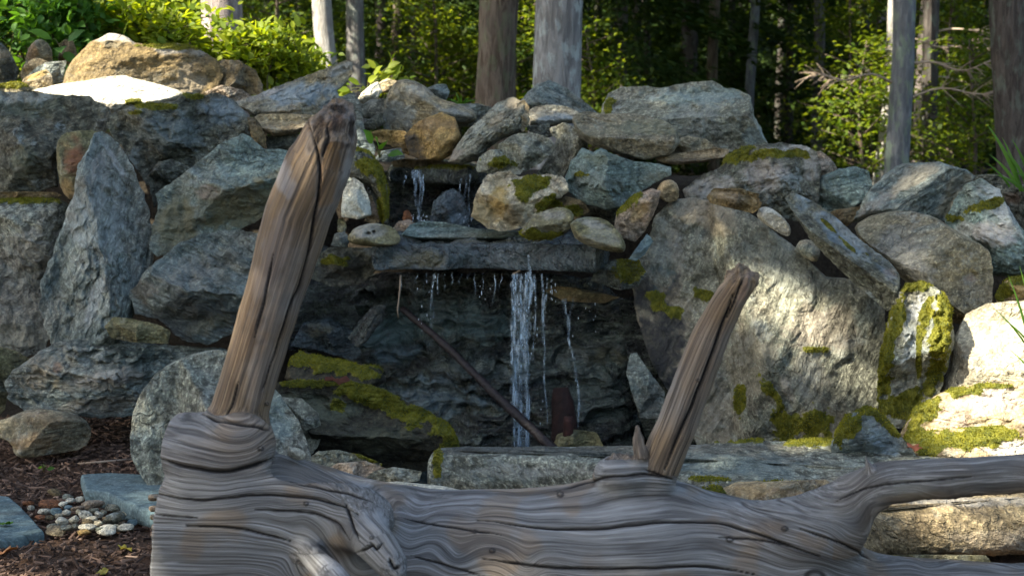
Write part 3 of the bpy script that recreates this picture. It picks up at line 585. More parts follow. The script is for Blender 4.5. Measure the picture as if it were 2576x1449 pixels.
rk('white_stone', 'oblong white stone between the giant boulder and the leaning slab', 'white', 5.9, '1902,545 1910,522 1935,520 1970,545 1991,574 1986,597 1960,587 1920,562', cat='stone', T=.06, nf=1, rough=.5)
rk('white_stone', 'round white stone under the leaning diagonal slab', 'pale', 5.9, '2000,628 2008,608 2028,601 2054,610 2066,638 2052,662 2020,646', cat='stone', T=.06, nf=0, rough=.4, spots=[('teal', .5, 2030, 630, 30, 20)])
rk('teal_rock', 'teal grey rock above the leaning slab on the right flank', 'teal', 6.25, '2048,490 2068,442 2108,426 2150,419 2186,430 2197,472 2172,512 2125,548 2060,545', cat='rock', T=.12, nf=4, layer=.008, band=8)
rk('brown_stone', 'dark brown stone beneath the teal grey rock', 'brown', 6.15, '2078,540 2100,528 2160,520 2185,510 2170,540 2130,570 2090,566', cat='stone', T=.07)
rk('slanted_boulder', 'large slanted banded boulder topping the right end of the pile', 'blue', 6.15, '2136,560 2172,500 2222,440 2272,410 2360,407 2432,428 2456,444 2424,490 2376,556 2280,552 2200,552', cat='boulder', T=.18, nf=0, fac=[(110, 1.0, .74), (-30, .9, .8)], band=24, layer=.012, spots=[('warm', .5, 2290, 455, 90, 22, -35), ('pink', .4, 2200, 520, 60, 20, -40), ('olive', .6, 2400, 500, 30, 50, 30), ('teal', .5, 2260, 525, 60, 14)])
rk('leaning_slab', 'long dark slab leaning diagonally against the giant boulder', 'dark', 5.6, '1974,500 1990,482 2050,510 2100,545 2162,602 2242,662 2264,692 2260,760 2232,780 2150,712 2090,655 2040,605 2000,545', cat='slab', T=.11, nf=0, tufts=False, fac=[(55, 1.6, .62), (-125, 1.2, .75)], band=-38, layer=.005,
   spots=[('blue', .75, 2120, 590, 150, 22, 40), ('gray', .35, 2160, 610, 120, 20, 38), ('pink', .5, 2240, 690, 20, 14)], moss=[(2090, 575, 30, 5, 42), (2140, 625, 22, 5, 42), (2180, 640, 14, 5, 42)])
rk('smooth_boulder', 'smooth brown-grey boulder right of the leaning slab', 'warm', 5.75, '2146,566 2200,538 2282,530 2352,546 2402,580 2482,622 2499,662 2497,742 2490,790 2440,800 2400,775 2362,756 2300,722 2256,690 2200,640 2160,602', cat='boulder', T=.21, nf=0, fac=[(90, .7, .8), (0, .8, .9)], rough=.6, spots=[('gray', .3, 2280, 640, 90, 50, 30), ('rust', .6, 2445, 700, 16, 12)], holes=[(2440, 696, 24)])
rk('pale_boulder', 'pale lichened boulder with moss streaks at the right edge', 'teal', 5.95, '2376,556 2402,500 2432,462 2468,450 2512,478 2546,540 2580,585 2640,640 2640,690 2540,694 2480,690 2470,640 2420,600', cat='boulder', T=.17, nf=2, layer=.012, band=-10, spots=[('white', .5, 2520, 520, 30, 70, -30), ('pink', .6, 2500, 590, 50, 40), ('pink', .4, 2440, 580, 40, 20)], moss=[(2470, 520, 50, 12, -15), (2400, 550, 20, 10)])
rk('dark_rock', 'dark layered rock at the right edge behind the pale boulder', 'dark', 6.4, '2436,446 2470,438 2520,440 2562,462 2640,480 2640,640 2576,590 2530,500', cat='rock', T=.14, layer=.012, spots=[('rust', .3, 2550, 500, 20, 16)])
rk('mossy_rock', 'upright rock streaked with golden moss at the right', 'gray', 5.4, '2202,1010 2214,900 2236,800 2258,738 2280,716 2316,712 2368,730 2396,780 2402,860 2382,930 2366,990 2332,1020 2292,1070 2240,1070', cat='rock', T=.18, nf=2, band=82, layer=.02, rough=1.2,
   spots=[('white', .7, 2310, 775, 24, 34, 20), ('blue', .5, 2290, 880, 24, 70), ('dark', .4, 2270, 1010, 40, 50)], moss=[(2368, 840, 26, 120, 8), (2330, 790, 14, 50, 10), (2225, 900, 22, 120, 8), (2300, 724, 50, 12), (2345, 950, 16, 60, 8), (2255, 810, 18, 60, 14), (2270, 1010, 44, 40), (2312, 880, 8, 70)])
rk('brown_stone', 'dark brown stone in the gap under the smooth brown-grey boulder', 'brown', 5.7, '2388,810 2405,770 2440,770 2500,745 2505,790 2440,820', cat='stone', T=.06)
rk('cream_boulder', 'cream coloured sunlit boulder at the right edge', 'pale', 5.45, '2362,990 2392,910 2398,850 2430,792 2480,764 2576,758 2680,770 2680,990 2500,1000', cat='boulder', T=.2, nf=0, fac=[(90, 1.1, .72)], rough=.5, spots=[('warm', .35, 2480, 890, 60, 40), ('warm', .3, 2560, 820, 60, 30)])
rk('mossy_stone', 'golden moss covered stone above the cream boulder at the right edge', 'tan', 5.65, '2502,740 2528,706 2576,694 2640,700 2640,775 2506,772', cat='stone', T=.09, moss=[(2520, 735, 30, 30), (2576, 705, 50, 14)], spots=[('gold', .6, 2560, 735, 40, 20)])
rk('sunlit_boulder', 'sunlit tan boulder with mossy crest below the cream boulder', 'tan', 5.0, '2252,1110 2300,1032 2360,992 2432,972 2576,960 2680,964 2680,1130 2500,1130 2400,1115 2330,1118', cat='boulder', T=.2, nf=1, fac=[(90, 1.0, .72)], rough=1.0, spots=[('pink', .5, 2380, 1050, 50, 34), ('pale', .6, 2500, 1010, 80, 30)], moss=[(2320, 1035, 40, 36, -40), (2300, 1075, 26, 30), (2490, 972, 70, 6), (2420, 985, 36, 14)])
rk('mossy_ledge', 'low ledge thickly covered in yellow moss at the lower right', 'tan', 4.75, '2245,1130 2285,1092 2400,1080 2500,1075 2576,1068 2680,1076 2680,1165 2450,1165 2310,1165', cat='ledge', T=.13, nf=0, fac=[(90, 1.6, .55)], moss=[(2300, 1100, 60, 20), (2400, 1110, 100, 26), (2490, 1092, 90, 20), (2340, 1135, 40, 18)], spots=[('pale', .7, 2540, 1130, 80, 22)])
rk('triangular_stone', 'fractured blue-grey triangular stone wearing a moss cap', 'blue', 4.72, '2090,1120 2104,1084 2130,1046 2180,1026 2206,1034 2232,1056 2272,1104 2316,1156 2200,1160 2130,1150 2092,1140', cat='stone', T=.13, nf=6, smooth=-1, rough=1.2, spots=[('blue', .7, 2225, 1110, 50, 40), ('pale', .5, 2200, 1065, 20, 16), ('dark', .7, 2155, 1105, 20, 30)], moss=[(2125, 1076, 30, 42, 28), (2180, 1034, 40, 10, 10), (2240, 1076, 14, 44, -42), (2110, 1110, 14, 24)])

# ------------------------------------------------------------------ the falls
slab('fall_ledge', 'wide dark wet ledge the lower waterfall pours from', 'wetblue', .83, '925,618 1000,614 1100,616 1200,612 1330,614 1470,618 1512,622 1540,600 1500,572 1300,566 1100,566 960,572', .112, cat='ledge', rough=1.1, R=.02, layer=.007, nf=0, spots=[('olive', .5, 1060, 650, 70, 22), ('olive', .5, 1200, 606, 120, 5)], band=0, px=4)
rk('thin_slab', 'thin greenish slab lying at the back of the wide fall ledge', 'teal', 6.25, '1008,592 1030,566 1060,556 1120,560 1200,576 1310,582 1330,598 1200,604 1050,602', cat='slab', T=.12, Tb=.1, R=.03, nf=0, fac=[(90, 2.5, .4)], spots=[('olive', .4, 1250, 590, 60, 8)])
rk('egg_stone', 'pale egg shaped stone with two small dark pits left of the wide ledge', 'olive', 5.9, '872,598 892,572 938,560 990,570 1010,600 1000,617 930,621 882,613', cat='stone', T=.1, nf=1, rough=.6, holes=[(926, 587, 6), (940, 584, 6)], spots=[('pale', .55, 920, 580, 40, 20), ('dark', .9, 926, 587, 5, 4), ('dark', .9, 940, 584, 5, 4)])
slab('fall_ledge', 'narrow wet ledge of the small upper waterfall', 'wet', 1.12, '970,428 1010,422 1100,426 1200,428 1215,416 1190,404 1100,402 985,404', .07, cat='ledge', rough=.5, moss=[(1120, 426, 60, 4)], spots=[('olive', .6, 1060, 412, 90, 6)], px=4)
rk('flat_stone', 'flat dark stone lying on the narrow upper ledge', 'brown', 6.85, '982,408 1000,400 1080,402 1140,408 1150,420 1060,424 990,420', cat='stone', T=.06, Tb=.08)
rk('wet_rock_face', 'dark wet rock behind the small upper waterfall', 'wet', 6.95, '930,430 1060,426 1240,430 1260,500 1240,590 1100,600 940,590 920,500', cat='rock', T=.08, R=.08, layer=.02, px=5)
rk('blue_stone', 'blue-grey wet stone standing in the upper basin', 'wetblue', 6.45, '1082,560 1088,508 1118,482 1142,474 1164,492 1180,540 1176,575 1110,578', cat='stone', T=.08, layer=.006, band=35, spots=[('blue', .7, 1150, 550, 24, 14)])
rk('rusty_pebble', 'orange brown pebble beside the hanging moss in the upper basin', 'orange', 6.45, '1012,552 1016,532 1026,528 1040,548 1036,562 1018,562', cat='pebble', T=.03)
rk('small_stone', 'mauve wet stone at the foot of the small upper waterfall', 'pink', 6.3, '985,582 1000,558 1030,552 1050,566 1040,585 1005,592', cat='stone', T=.05)
rk('mossy_stone', 'stone hung with a thick tongue of yellow moss left of the upper fall', 'dark', 6.15, '868,440 888,372 930,384 962,428 978,480 976,562 962,568 952,510 930,470', cat='stone', T=.09, nf=0, moss=[(930, 385, 40, 12, 25), (935, 422, 40, 22, 30), (962, 450, 16, 40, -8), (965, 520, 12, 52)])
rk('pale_stone', 'whitish blue stone just right of the upright branch', 'white', 6.05, '858,545 862,480 888,446 914,464 932,508 934,542 900,552', cat='stone', T=.08, nf=4, spots=[('teal', .5, 900, 520, 40, 40), ('olive', .4, 890, 520, 16, 14)])
rk('tan_stone', 'tan stone between the whitish stone and the hanging moss', 'tan', 6.12, '918,555 922,495 950,488 962,520 968,548 945,568', cat='stone', T=.06, spots=[('pink', .5, 945, 530, 16, 20)])
rk('small_stone', 'small olive stone low beside the upright branch', 'olive', 6.05, '848,582 852,550 866,548 874,570 866,592', cat='stone', T=.04)
rk('small_stone', 'small blue stone wedged behind the upright branch', 'blue', 6.0, '832,618 842,588 866,582 880,600 872,624', cat='stone', T=.04)
rk('dark_rock', 'dark mossy rock left under the wide fall ledge', 'dark', 6.1, '790,650 830,622 935,624 950,650 944,684 905,716 830,720 780,700', cat='rock', T=.1, moss=[(850, 660, 40, 14)], spots=[('dark', .6, 860, 690, 80, 30)])
rk('wet_rock_face', 'tall wet layered rock face behind the lower waterfall', 'wet', 6.5, '840,740 900,692 960,688 1100,686 1300,690 1500,700 1580,760 1600,850 1610,1000 1600,1110 1500,1180 1200,1190 960,1180 850,1100 860,900', cat='rock', T=.24, R=.22, nf=0, fac=[(90, .35, .95), (180, .6, 1.05)], band=4, layer=.045, rough=1.3, px=4,
   spots=[('teal', .9, 1000, 830, 90, 40, -14), ('blue', .8, 1000, 890, 70, 20, -12), ('brown', .6, 1480, 880, 90, 50), ('brown', .5, 1250, 930, 160, 30), ('olive', .8, 1530, 900, 50, 24), ('blue', .7, 1080, 1000, 120, 50), ('teal', .6, 1200, 820, 120, 30), ('olive', .4, 1500, 1000, 60, 60), ('teal', .4, 1100, 800, 160, 60), ('green', .35, 1480, 850, 80, 14)])
rk('flat_rock', 'flat bluish rock in the shade left of the leaning dead stick', 'wetblue', 6.2, '730,870 762,812 830,798 884,830 912,890 890,905 800,880', cat='rock', T=.09, nf=2, spots=[('olive', .5, 800, 830, 36, 20)])
rk('broken_wood', 'broken dark chunk of wood hanging over the wet rock face', 'wet', 6.0, '876,850 905,808 940,768 972,766 962,802 922,858 900,874', cat='driftwood', T=.05, nf=2, band=55, layer=.008)
rk('shaded_rock', 'shaded boulder behind the upright branch above the moss mound', 'wet', 6.3, '650,730 700,640 780,596 850,640 885,740 900,800 860,862 760,885 680,862 645,800', cat='boulder', T=.14)
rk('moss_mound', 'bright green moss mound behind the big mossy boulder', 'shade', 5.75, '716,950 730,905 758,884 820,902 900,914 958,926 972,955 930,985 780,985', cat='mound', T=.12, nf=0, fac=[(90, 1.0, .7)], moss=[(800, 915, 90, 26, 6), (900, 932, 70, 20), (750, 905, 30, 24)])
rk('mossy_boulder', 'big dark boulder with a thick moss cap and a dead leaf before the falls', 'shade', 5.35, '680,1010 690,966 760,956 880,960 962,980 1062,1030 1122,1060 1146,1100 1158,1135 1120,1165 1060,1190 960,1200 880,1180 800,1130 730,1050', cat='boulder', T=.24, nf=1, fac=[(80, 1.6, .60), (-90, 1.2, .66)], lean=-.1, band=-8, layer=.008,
   spots=[('green', .5, 850, 1030, 60, 30), ('olive', .4, 960, 1110, 80, 30), ('green', .45, 760, 1010, 80, 20)], moss=[(780, 965, 110, 11), (930, 990, 90, 30, 18), (1020, 1035, 80, 26, 28), (1110, 1075, 50, 22, 35), (1135, 1115, 22, 36), (850, 1025, 20, 16)])
rk('flat_stone', 'flat grey stone with a mossy edge under the big mossy boulder', 'gray', 4.85, '782,1150 800,1136 850,1132 905,1146 962,1168 950,1195 850,1205 786,1190', cat='stone', T=.06, moss=[(920, 1152, 40, 9, 25)])
rk('flat_stone', 'flat pinkish stone lying against the log under the mossy boulder', 'pink', 4.7, '800,1195 850,1165 920,1160 972,1178 960,1215 850,1225', cat='stone', T=.05, rough=.6)
rk('flat_stone', 'small dark flat stone left of the front slab end', 'gray', 4.65, '915,1205 940,1186 990,1175 1062,1186 1056,1208 980,1218', cat='stone', T=.05)
rk('lichen_stone', 'flat white lichened stone peeking over the log', 'white', 4.3, '915,1240 940,1216 1000,1212 1060,1218 1120,1224 1175,1238 1180,1262 950,1262', cat='stone', T=.05, nf=0, rough=1.2, spots=[('dark', .4, 1080, 1236, 60, 6), ('teal', .5, 960, 1226, 30, 10)])
rk('dark_ledge', 'dark ledge with a moss tuft at the right end of the wide fall ledge', 'wet', 5.95, '1484,705 1500,675 1540,655 1605,654 1626,690 1604,722 1560,730', cat='ledge', T=.09, moss=[(1580, 685, 42, 30)], layer=.006)
rk('low_ledge', 'narrow brown ledge dripping water below the wide fall ledge', 'brown', 6.15, '1370,732 1400,720 1450,724 1520,738 1560,748 1520,762 1420,758', cat='ledge', T=.08, spots=[('olive', .5, 1440, 738, 60, 10)])
rk('leaning_stone', 'blue-grey stone leaning at the right foot of the wet rock face', 'blue', 5.85, '1574,940 1586,892 1602,888 1630,930 1672,985 1668,1052 1612,1048 1594,1000', cat='stone', T=.07, spots=[('dark', .5, 1640, 1020, 20, 20)])
rk('green_stone', 'low greenish stone at the foot of the wet rock face', 'olive', 5.75, '1384,1135 1402,1092 1440,1080 1502,1088 1526,1135', cat='stone', T=.07, nf=3)
rk('dark_rock', 'dark wet rock filling the shade behind the giant boulder', 'wet', 6.3, '1560,760 1640,720 1760,800 1780,1100 1640,1130 1590,1000', cat='rock', T=.1)

# ------------------------------------------------------------------ stones in front of the falls
slab('front_slab', 'long flat blue-grey stone slab lying in front of the falls', 'granite', .22, '1072,1150 1082,1126 1120,1120 1300,1121 1590,1117 1800,1112 1990,1103 2120,1112 2260,1130 2420,1150 2380,1190 2240,1222 2050,1236 1850,1240 1700,1218 1500,1166 1300,1152 1100,1150', .15, cat='slab', R=.03, rough=.45, band=4, px=4, spine='1110,1135 1500,1140 1800,1165 2300,1180',
     spots=[('dark', .7, 1300, 1132, 320, 12), ('teal', .5, 1800, 1165, 260, 36, 3), ('teal', .45, 1250, 1190, 180, 30), ('brown', .4, 1750, 1125, 250, 12), ('warm', .4, 2200, 1195, 120, 20), ('white', .4, 1350, 1185, 260, 20)], moss=[(1860, 1110, 70, 7), (2040, 1118, 60, 9), (1100, 1170, 12, 40), (1780, 1212, 40, 5), (1960, 1222, 90, 5)])
rk('tan_block', 'grainy tan block under the front slab beside a moss tuft', 'tan', 4.22, '1815,1230 1850,1214 1950,1212 2080,1208 2120,1240 2080,1300 1820,1300', cat='block', T=.09, nf=1, spots=[('orange', .5, 2020, 1245, 26, 10), ('dark', .4, 1960, 1235, 40, 10), ('gold', .4, 1890, 1235, 50, 16)])
rk('moss_tuft', 'dark green moss tuft between the log and the tan block', 'dark', 4.12, '1738,1262 1752,1236 1780,1222 1812,1226 1834,1252 1830,1285 1745,1285', cat='moss', T=.06, moss=[(1786, 1248, 50, 30)])
slab('tan_slab', 'broad sunlit tan slab at the lower right behind the side branch', 'tan', .19, '2010,1290 2120,1268 2300,1250 2480,1236 2700,1225 2700,1272 2560,1280 2400,1282 2280,1282 2150,1300 2080,1312', .16, cat='slab', R=.06, rough=.6, px=4.5, spine='2060,1296 2200,1276 2450,1262 2660,1250', spots=[('pale', .5, 2420, 1262, 160, 12), ('orange', .35, 2480, 1360, 100, 30)], band=3, layer=.004)
rk('green_block', 'low dark greenish block in the gap under the tan slab', 'olive', 4.05, '2150,1440 2180,1398 2300,1396 2480,1398 2492,1412 2480,1450 2300,1450', cat='block', T=.05)

# flagstones in the mulch
slab('flagstone', 'blue slate flagstone with a broken dark edge touching the log end', 'slate', .075, '202,1192 240,1189 280,1187 395,1194 460,1196 460,1320 390,1290 345,1274 306,1258 284,1247 262,1236 214,1232', .065, cat='flagstone', R=.012, rough=.12, smooth=-1, px=5)
slab('flagstone', 'blue slate flagstone at the lower left edge with a small green leaf', 'slate', .04, '-120,1250 0,1244 26,1248 55,1272 84,1303 112,1334 60,1346 0,1357 -120,1365', .05, cat='flagstone', R=.012, rough=.15, smooth=-1, px=5, spots=[('dark', .5, 30, 1290, 60, 4, 0)])
# ------------------------------------------------------------------ the driftwood log: one fused body, split into trunk and limbs
def wood_mat(name, top=0.0):
    m, nt, P, out = newmat(name); L = nt.links.new
    gr = getattr_(nt, 'grain'); w = getattr_(nt, 'warm', 'Fac'); ck = getattr_(nt, 'crack', 'Fac')
    geo = nt.nodes.new('ShaderNodeNewGeometry').outputs['Position']
    f1 = tnoise(nt, gr, 1.0, 6, .66, (1.3, 95, 95), .25); f2 = tnoise(nt, gr, 1.0, 5, .65, (3, 230, 230), .2)
    f3 = tnoise(nt, gr, 1.0, 4, .55, (2.0, 14, 14), .5); f4 = tnoise(nt, gr, 1.0, 5, .6, (1.6, 9, 9), .4); f5 = tnoise(nt, gr, 1.0, 2, .5, (.8, 44, 44), .15)
    c = mixc(nt, mapr(nt, f3, .33, .67), (.106, .103, .095), (.222, .219, .206))
    c = mixc(nt, math_(nt, 'MULTIPLY', mapr(nt, f4, .48, .68), .45), c, (.145, .118, .098))
    wm = mixc(nt, mapr(nt, f3, .35, .65), (.105, .070, .042), (.27, .185, .10))
    wm = mixc(nt, mapr(nt, f5, .48, .68, 0, .7), wm, (.17, .135, .105))
    c = mixc(nt, w, c, wm)
    c = mixc(nt, mapr(nt, f1, .45, .33, 0, .34), c, (.040, .036, .034))
    c = mixc(nt, mapr(nt, f2, .52, .64, 0, .75), c, mixc(nt, w, (.31, .31, .30), (.33, .24, .145)))
    c = mixc(nt, mapr(nt, f2, .47, .35, 0, .75), c, (.05, .045, .042))
    pa = nt.nodes.new('ShaderNodeAttribute'); pa.attribute_name = 'paint'
    c = mixc(nt, math_(nt, 'MULTIPLY', pa.outputs['Alpha'], mapr(nt, f1, .3, .6, .35, 1)), c, pa.outputs['Color'])
    ab_ = nt.nodes.new('ShaderNodeMath'); ab_.operation = 'ABSOLUTE'; L(math_(nt, 'SUBTRACT', f5, .5), ab_.inputs[0])
    fine = math_(nt, 'MULTIPLY', mapr(nt, ab_.outputs[0], .05, .012), mapr(nt, f3, .42, .56))
    c = mixc(nt, math_(nt, 'MULTIPLY', fine, .6), c, (.022, .018, .016))
    c = mixc(nt, ck, c, (.012, .010, .009))
    L(c, P.inputs['Base Color']); P.inputs['Roughness'].default_value = .78; P.inputs['Specular IOR Level'].default_value = .3
    h = math_(nt, 'ADD', math_(nt, 'MULTIPLY', f1, 1.0), math_(nt, 'MULTIPLY', f2, .45))
    h = math_(nt, 'SUBTRACT', h, math_(nt, 'MULTIPLY', fine, .35))
    L(bump(nt, h, .75, .0065), P.inputs['Normal'])
    return m
M_WOOD = wood_mat('weathered driftwood')
LY = 3.40
def build_log():
    hx = .0066
    lo = np.array([-.98, 2.86, -.03]); hi = np.array([1.62, 3.74, 1.42]); dims = np.ceil((hi - lo) / hx).astype(int)
    phi = np.full(dims, 1.0, np.float32)
    ax = [lo[i] + hx * np.arange(dims[i], dtype=np.float32) for i in range(3)]
    P = lambda u, v, y=LY: onY(np.array(float(u)), np.array(float(v)), y)
    # trunk: ellipse stations along x, top edge as in the photograph, resting on the ground
    st = pts('360,1158 480,1152 640,1150 720,1156 830,1192 950,1224 1100,1242 1300,1246 1420,1232 1520,1212 1620,1205 1720,1222 1800,1248 1900,1272 2000,1292 2080,1322 2140,1362 2200,1398 2300,1416 2420,1424 2576,1428 2800,1430')
    W = onY(st[:, 0], st[:, 1], LY - .02); xs = ax[0]; zt = np.interp(xs, W[:, 0], W[:, 2])
    k = np.ones(9) / 9; zt = np.convolve(np.pad(zt, 4, 'edge'), k, 'valid')
    zc = (zt + .0) / 2 - .01; rz = zt / 2 + .01; ry = rz * .95
    Yg = ax[1][None, :, None]; Zg = ax[2][None, None, :]
    yc = LY + .0 * xs
    q = np.sqrt(((Yg - yc[:, None, None]) / ry[:, None, None]) ** 2 + ((Zg - zc[:, None, None]) / rz[:, None, None]) ** 2)
    trunk = ((q - 1) * np.minimum(ry, rz)[:, None, None]).astype(np.float32)
    xl, xb = P(416, 1050, 3.30)[0], P(383, 1449, 3.18)[0]; zl, zb = P(416, 1050, 3.30)[2], P(383, 1449, 3.18)[2]
    phi[:] = trunk
    parts = []
    def capsule(path, rads, k, flat=None):
        path = np.array(path); rads = np.array(rads)
        pad = rads.max() + .12
        a = np.clip(((path.min(0) - pad - lo) / hx).astype(int), 0, dims - 1); b = np.clip(((path.max(0) + pad - lo) / hx).astype(int) + 2, 1, dims)
        G = np.stack(np.meshgrid(ax[0][a[0]:b[0]], ax[1][a[1]:b[1]], ax[2][a[2]:b[2]], indexing='ij'), -1)
        d = np.full(G.shape[:3], 9., np.float32)
        for i in range(len(path) - 1):
            A, B = path[i], path[i + 1]; ab = B - A; t = np.clip(((G - A) @ ab) / (ab @ ab), 0, 1)
            d = np.minimum(d, np.linalg.norm(G - A - t[..., None] * ab, axis=-1) - (rads[i] + t * (rads[i + 1] - rads[i])))
        sub = phi[a[0]:b[0], a[1]:b[1], a[2]:b[2]]
        sub[:] = smin(sub, d, k) if k > 0 else np.minimum(sub, d)
        parts.append((path, rads))
    px = LY / FPX
    # 0 upright branch, 1 leaning branch, 2 side branch, 3 lower limb, 4 broken stub, 5 stub, 6 splinter, 7 thorn
    up = [P(588, 1130, 3.36), P(600, 1040, 3.36), P(622, 960, 3.36), P(662, 830, 3.35), P(708, 680, 3.33), P(750, 540, 3.31), P(801, 420, 3.29), P(828, 350, 3.27), P(850, 296, 3.25)]
    capsule(up, np.array([80, 73, 70, 70, 75, 79, 82, 68, 44]) * px, .022)
    le = [P(1640, 1235, 3.36), P(1662, 1165, 3.35), P(1698, 1080, 3.34), P(1742, 960, 3.33), P(1788, 848, 3.31), P(1830, 762, 3.30), P(1860, 714, 3.29), P(1877, 686, 3.285)]
    capsule(le, np.array([52, 50, 51, 49, 45, 41, 38, 34]) * px, .016)
    sd = [P(2010, 1345, 3.33), P(2085, 1296, 3.31), P(2150, 1246, 3.29), P(2225, 1214, 3.27), P(2330, 1204, 3.25), P(2450, 1198, 3.24), P(2576, 1190, 3.23), P(2760, 1180, 3.2)]
    capsule(sd, np.array([62, 61, 57, 53, 50, 48, 47, 44]) * px, .045)
    bs = [P(862, 1300, 3.26), P(905, 1330, 3.17), P(950, 1375, 3.10), P(985, 1418, 3.05), P(1000, 1440, 3.03)]
    capsule(bs, np.array([56, 52, 48, 40, 27]) * px, .018)
    s2 = [P(745, 1368, 3.22), P(790, 1405, 3.12), P(835, 1450, 3.04), P(860, 1480, 3.02)]
    capsule(s2, np.array([14, 28, 35, 36]) * px, .012)
    sp_ = [P(1612, 1205, 3.33), P(1612, 1150, 3.325), P(1606, 1105, 3.32), P(1603, 1068, 3.318)]
    capsule(sp_, np.array([24, 17, 11, 3]) * px, .006)
    th = [P(2200, 1205, 3.26), P(2186, 1172, 3.255), P(2177, 1146, 3.25)]
    capsule(th, np.array([24, 10, 2.5]) * px, .010)
    t8 = [P(700, 540, 3.33), P(690, 500, 3.33), P(684, 486, 3.33)]
    capsule(t8, np.array([14, 7, 2]) * px, .004)
    nlimb = len(parts)
    # swellings
    def blob(u, v, y, ru, rv, rd, k):
        c = P(u, v, y); r = np.array([ru, rd, rv]) * px; pad = r.max() + .1
        a = np.clip(((c - pad - lo) / hx).astype(int), 0, dims - 1); b = np.clip(((c + pad - lo) / hx).astype(int) + 2, 1, dims)
        G = np.stack(np.meshgrid(ax[0][a[0]:b[0]], ax[1][a[1]:b[1]], ax[2][a[2]:b[2]], indexing='ij'), -1)
        d = (np.linalg.norm((G - c) / r, axis=-1) - 1) * r.min(); s = phi[a[0]:b[0], a[1]:b[1], a[2]:b[2]]; s[:] = smin(s, d.astype(np.float32), k)
    blob(540, 1122, 3.36, 150, 88, 150, .035)
    blob(610, 1118, 3.27, 84, 72, 60, .02)
    blob(440, 1102, 3.38, 58, 50, 110, .04)
    blob(1560, 1190, 3.37, 66, 46, 90, .03)
    blob(850, 1290, 3.22, 130, 70, 50, .06)
    blob(2000, 1340, 3.30, 170, 80, 90, .08)
    blob(560, 1300, 3.22, 170, 100, 50, .06)
    # clean saw cut at the left end, broken top of the upright branch
    cut = np.float32(0); cx = xl + (ax[2] - zl) / (zb - zl) * (xb - xl)
    phi = np.maximum(phi, (cx[None, None, :] - ax[0][:, None, None]))
    tip = P(848, 296, 3.25); nrm = unit(np.array([.10, -.78, .62])); pc_ = tip + nrm * .008
    dpl = ((ax[0][:, None, None] - pc_[0]) * nrm[0] + (Yg - pc_[1]) * nrm[1] + (Zg - pc_[2]) * nrm[2])
    zz = ax[2] > P(840, 420)[2]
    xm = (ax[0] < P(960, 300)[0])
    reg = (xm[:, None, None] & zz[None, None, :])
    phi = np.where(reg, np.maximum(phi, dpl - .018), phi)
    t2 = P(1884, 684, 3.285); n2 = unit(np.array([.55, -.35, .76])); d2 = ((ax[0][:, None, None] - t2[0]) * n2[0] + (Yg - t2[1]) * n2[1] + (Zg - t2[2]) * n2[2])
    rg2 = (ax[0] > P(1740, 700)[0])[:, None, None] & (ax[2] > P(1880, 800)[2])[None, None, :]
    phi = np.where(rg2, np.maximum(phi, d2), phi)
    phi = np.maximum(phi, (.004 - ax[2])[None, None, :]).astype(np.float32)
    # surface nets
    s = phi < 0; n = dims
    c8 = [(i, j, k) for i in (0, 1) for j in (0, 1) for k in (0, 1)]
    sl = lambda o: tuple(slice(o[i], n[i] - 1 + o[i]) for i in range(3))
    cnt = sum(s[sl(o)].astype(np.int8) for o in c8); act = (cnt > 0) & (cnt < 8)
    I = np.argwhere(act); idx = np.full(act.shape, -1, np.int64); idx[act] = np.arange(len(I))
    acc = np.zeros((len(I), 3)); m = np.zeros(len(I))
    for a in c8:
        for axn in range(3):
            if a[axn] == 0:
                b = list(a); b[axn] = 1
                pa = phi[I[:, 0] + a[0], I[:, 1] + a[1], I[:, 2] + a[2]]; pb = phi[I[:, 0] + b[0], I[:, 1] + b[1], I[:, 2] + b[2]]
                c = (pa < 0) != (pb < 0); t = np.where(c, pa / (pa - pb + 1e-12), 0)
                p = np.tile(np.array(a, float), (len(I), 1)); p[:, axn] += t; acc += p * c[:, None]; m += c
    V = lo + (I + acc / m[:, None]) * hx
    F = []
    for axn in range(3):
        o1, o2 = [(1, 2), (2, 0), (0, 1)][axn]
        A = s; B = np.roll(s, -1, axn); ch = A != B
        e = np.argwhere(ch); ok = (e[:, axn] < n[axn] - 1) & (e[:, o1] > 0) & (e[:, o2] > 0) & (e[:, o1] < n[o1] - 1) & (e[:, o2] < n[o2] - 1); e = e[ok]
        def cell(d1, d2):
            q = e.copy(); q[:, o1] -= d1; q[:, o2] -= d2; return idx[q[:, 0], q[:, 1], q[:, 2]]
        Q = np.stack([cell(1, 1), cell(0, 1), cell(0, 0), cell(1, 0)], 1)
        fl = ~s[e[:, 0], e[:, 1], e[:, 2]]; Q[fl] = Q[fl][:, ::-1]; F.append(Q)
    F = np.vstack(F); F = F[(F >= 0).all(1)]
    # drop what is cut off (loose islands behind the tip plane)
    # one round of quad subdivision
    def subdiv(V, F):
        E = np.sort(np.stack([F, np.roll(F, -1, 1)], -1).reshape(-1, 2), 1); key = E[:, 0] * len(V) + E[:, 1]
        uq, inv = np.unique(key, return_inverse=True); em = (V[uq // len(V)] + V[uq % len(V)]) / 2
        fc = V[F].mean(1); ne, nv = len(uq), len(V); inv = inv.reshape(-1, 4); cc = nv + ne + np.arange(len(F))
        V2 = np.vstack([V, em, fc])
        F2 = np.vstack([np.stack([F[:, i], nv + inv[:, i], cc, nv + inv[:, i - 1]], 1) for i in range(4)])
        return V2, F2
    def smooth(V, F, it):
        for _ in range(it):
            S_ = np.zeros_like(V); c = np.zeros(len(V))
            for i in range(4):
                for j in (1, 3):
                    np.add.at(S_, F[:, i], V[F[:, (i + j) % 4]]); np.add.at(c, F[:, i], 1)
            V = V * .4 + .6 * S_ / np.maximum(c, 1)[:, None]
        return V
    V = smooth(V, F, 3)
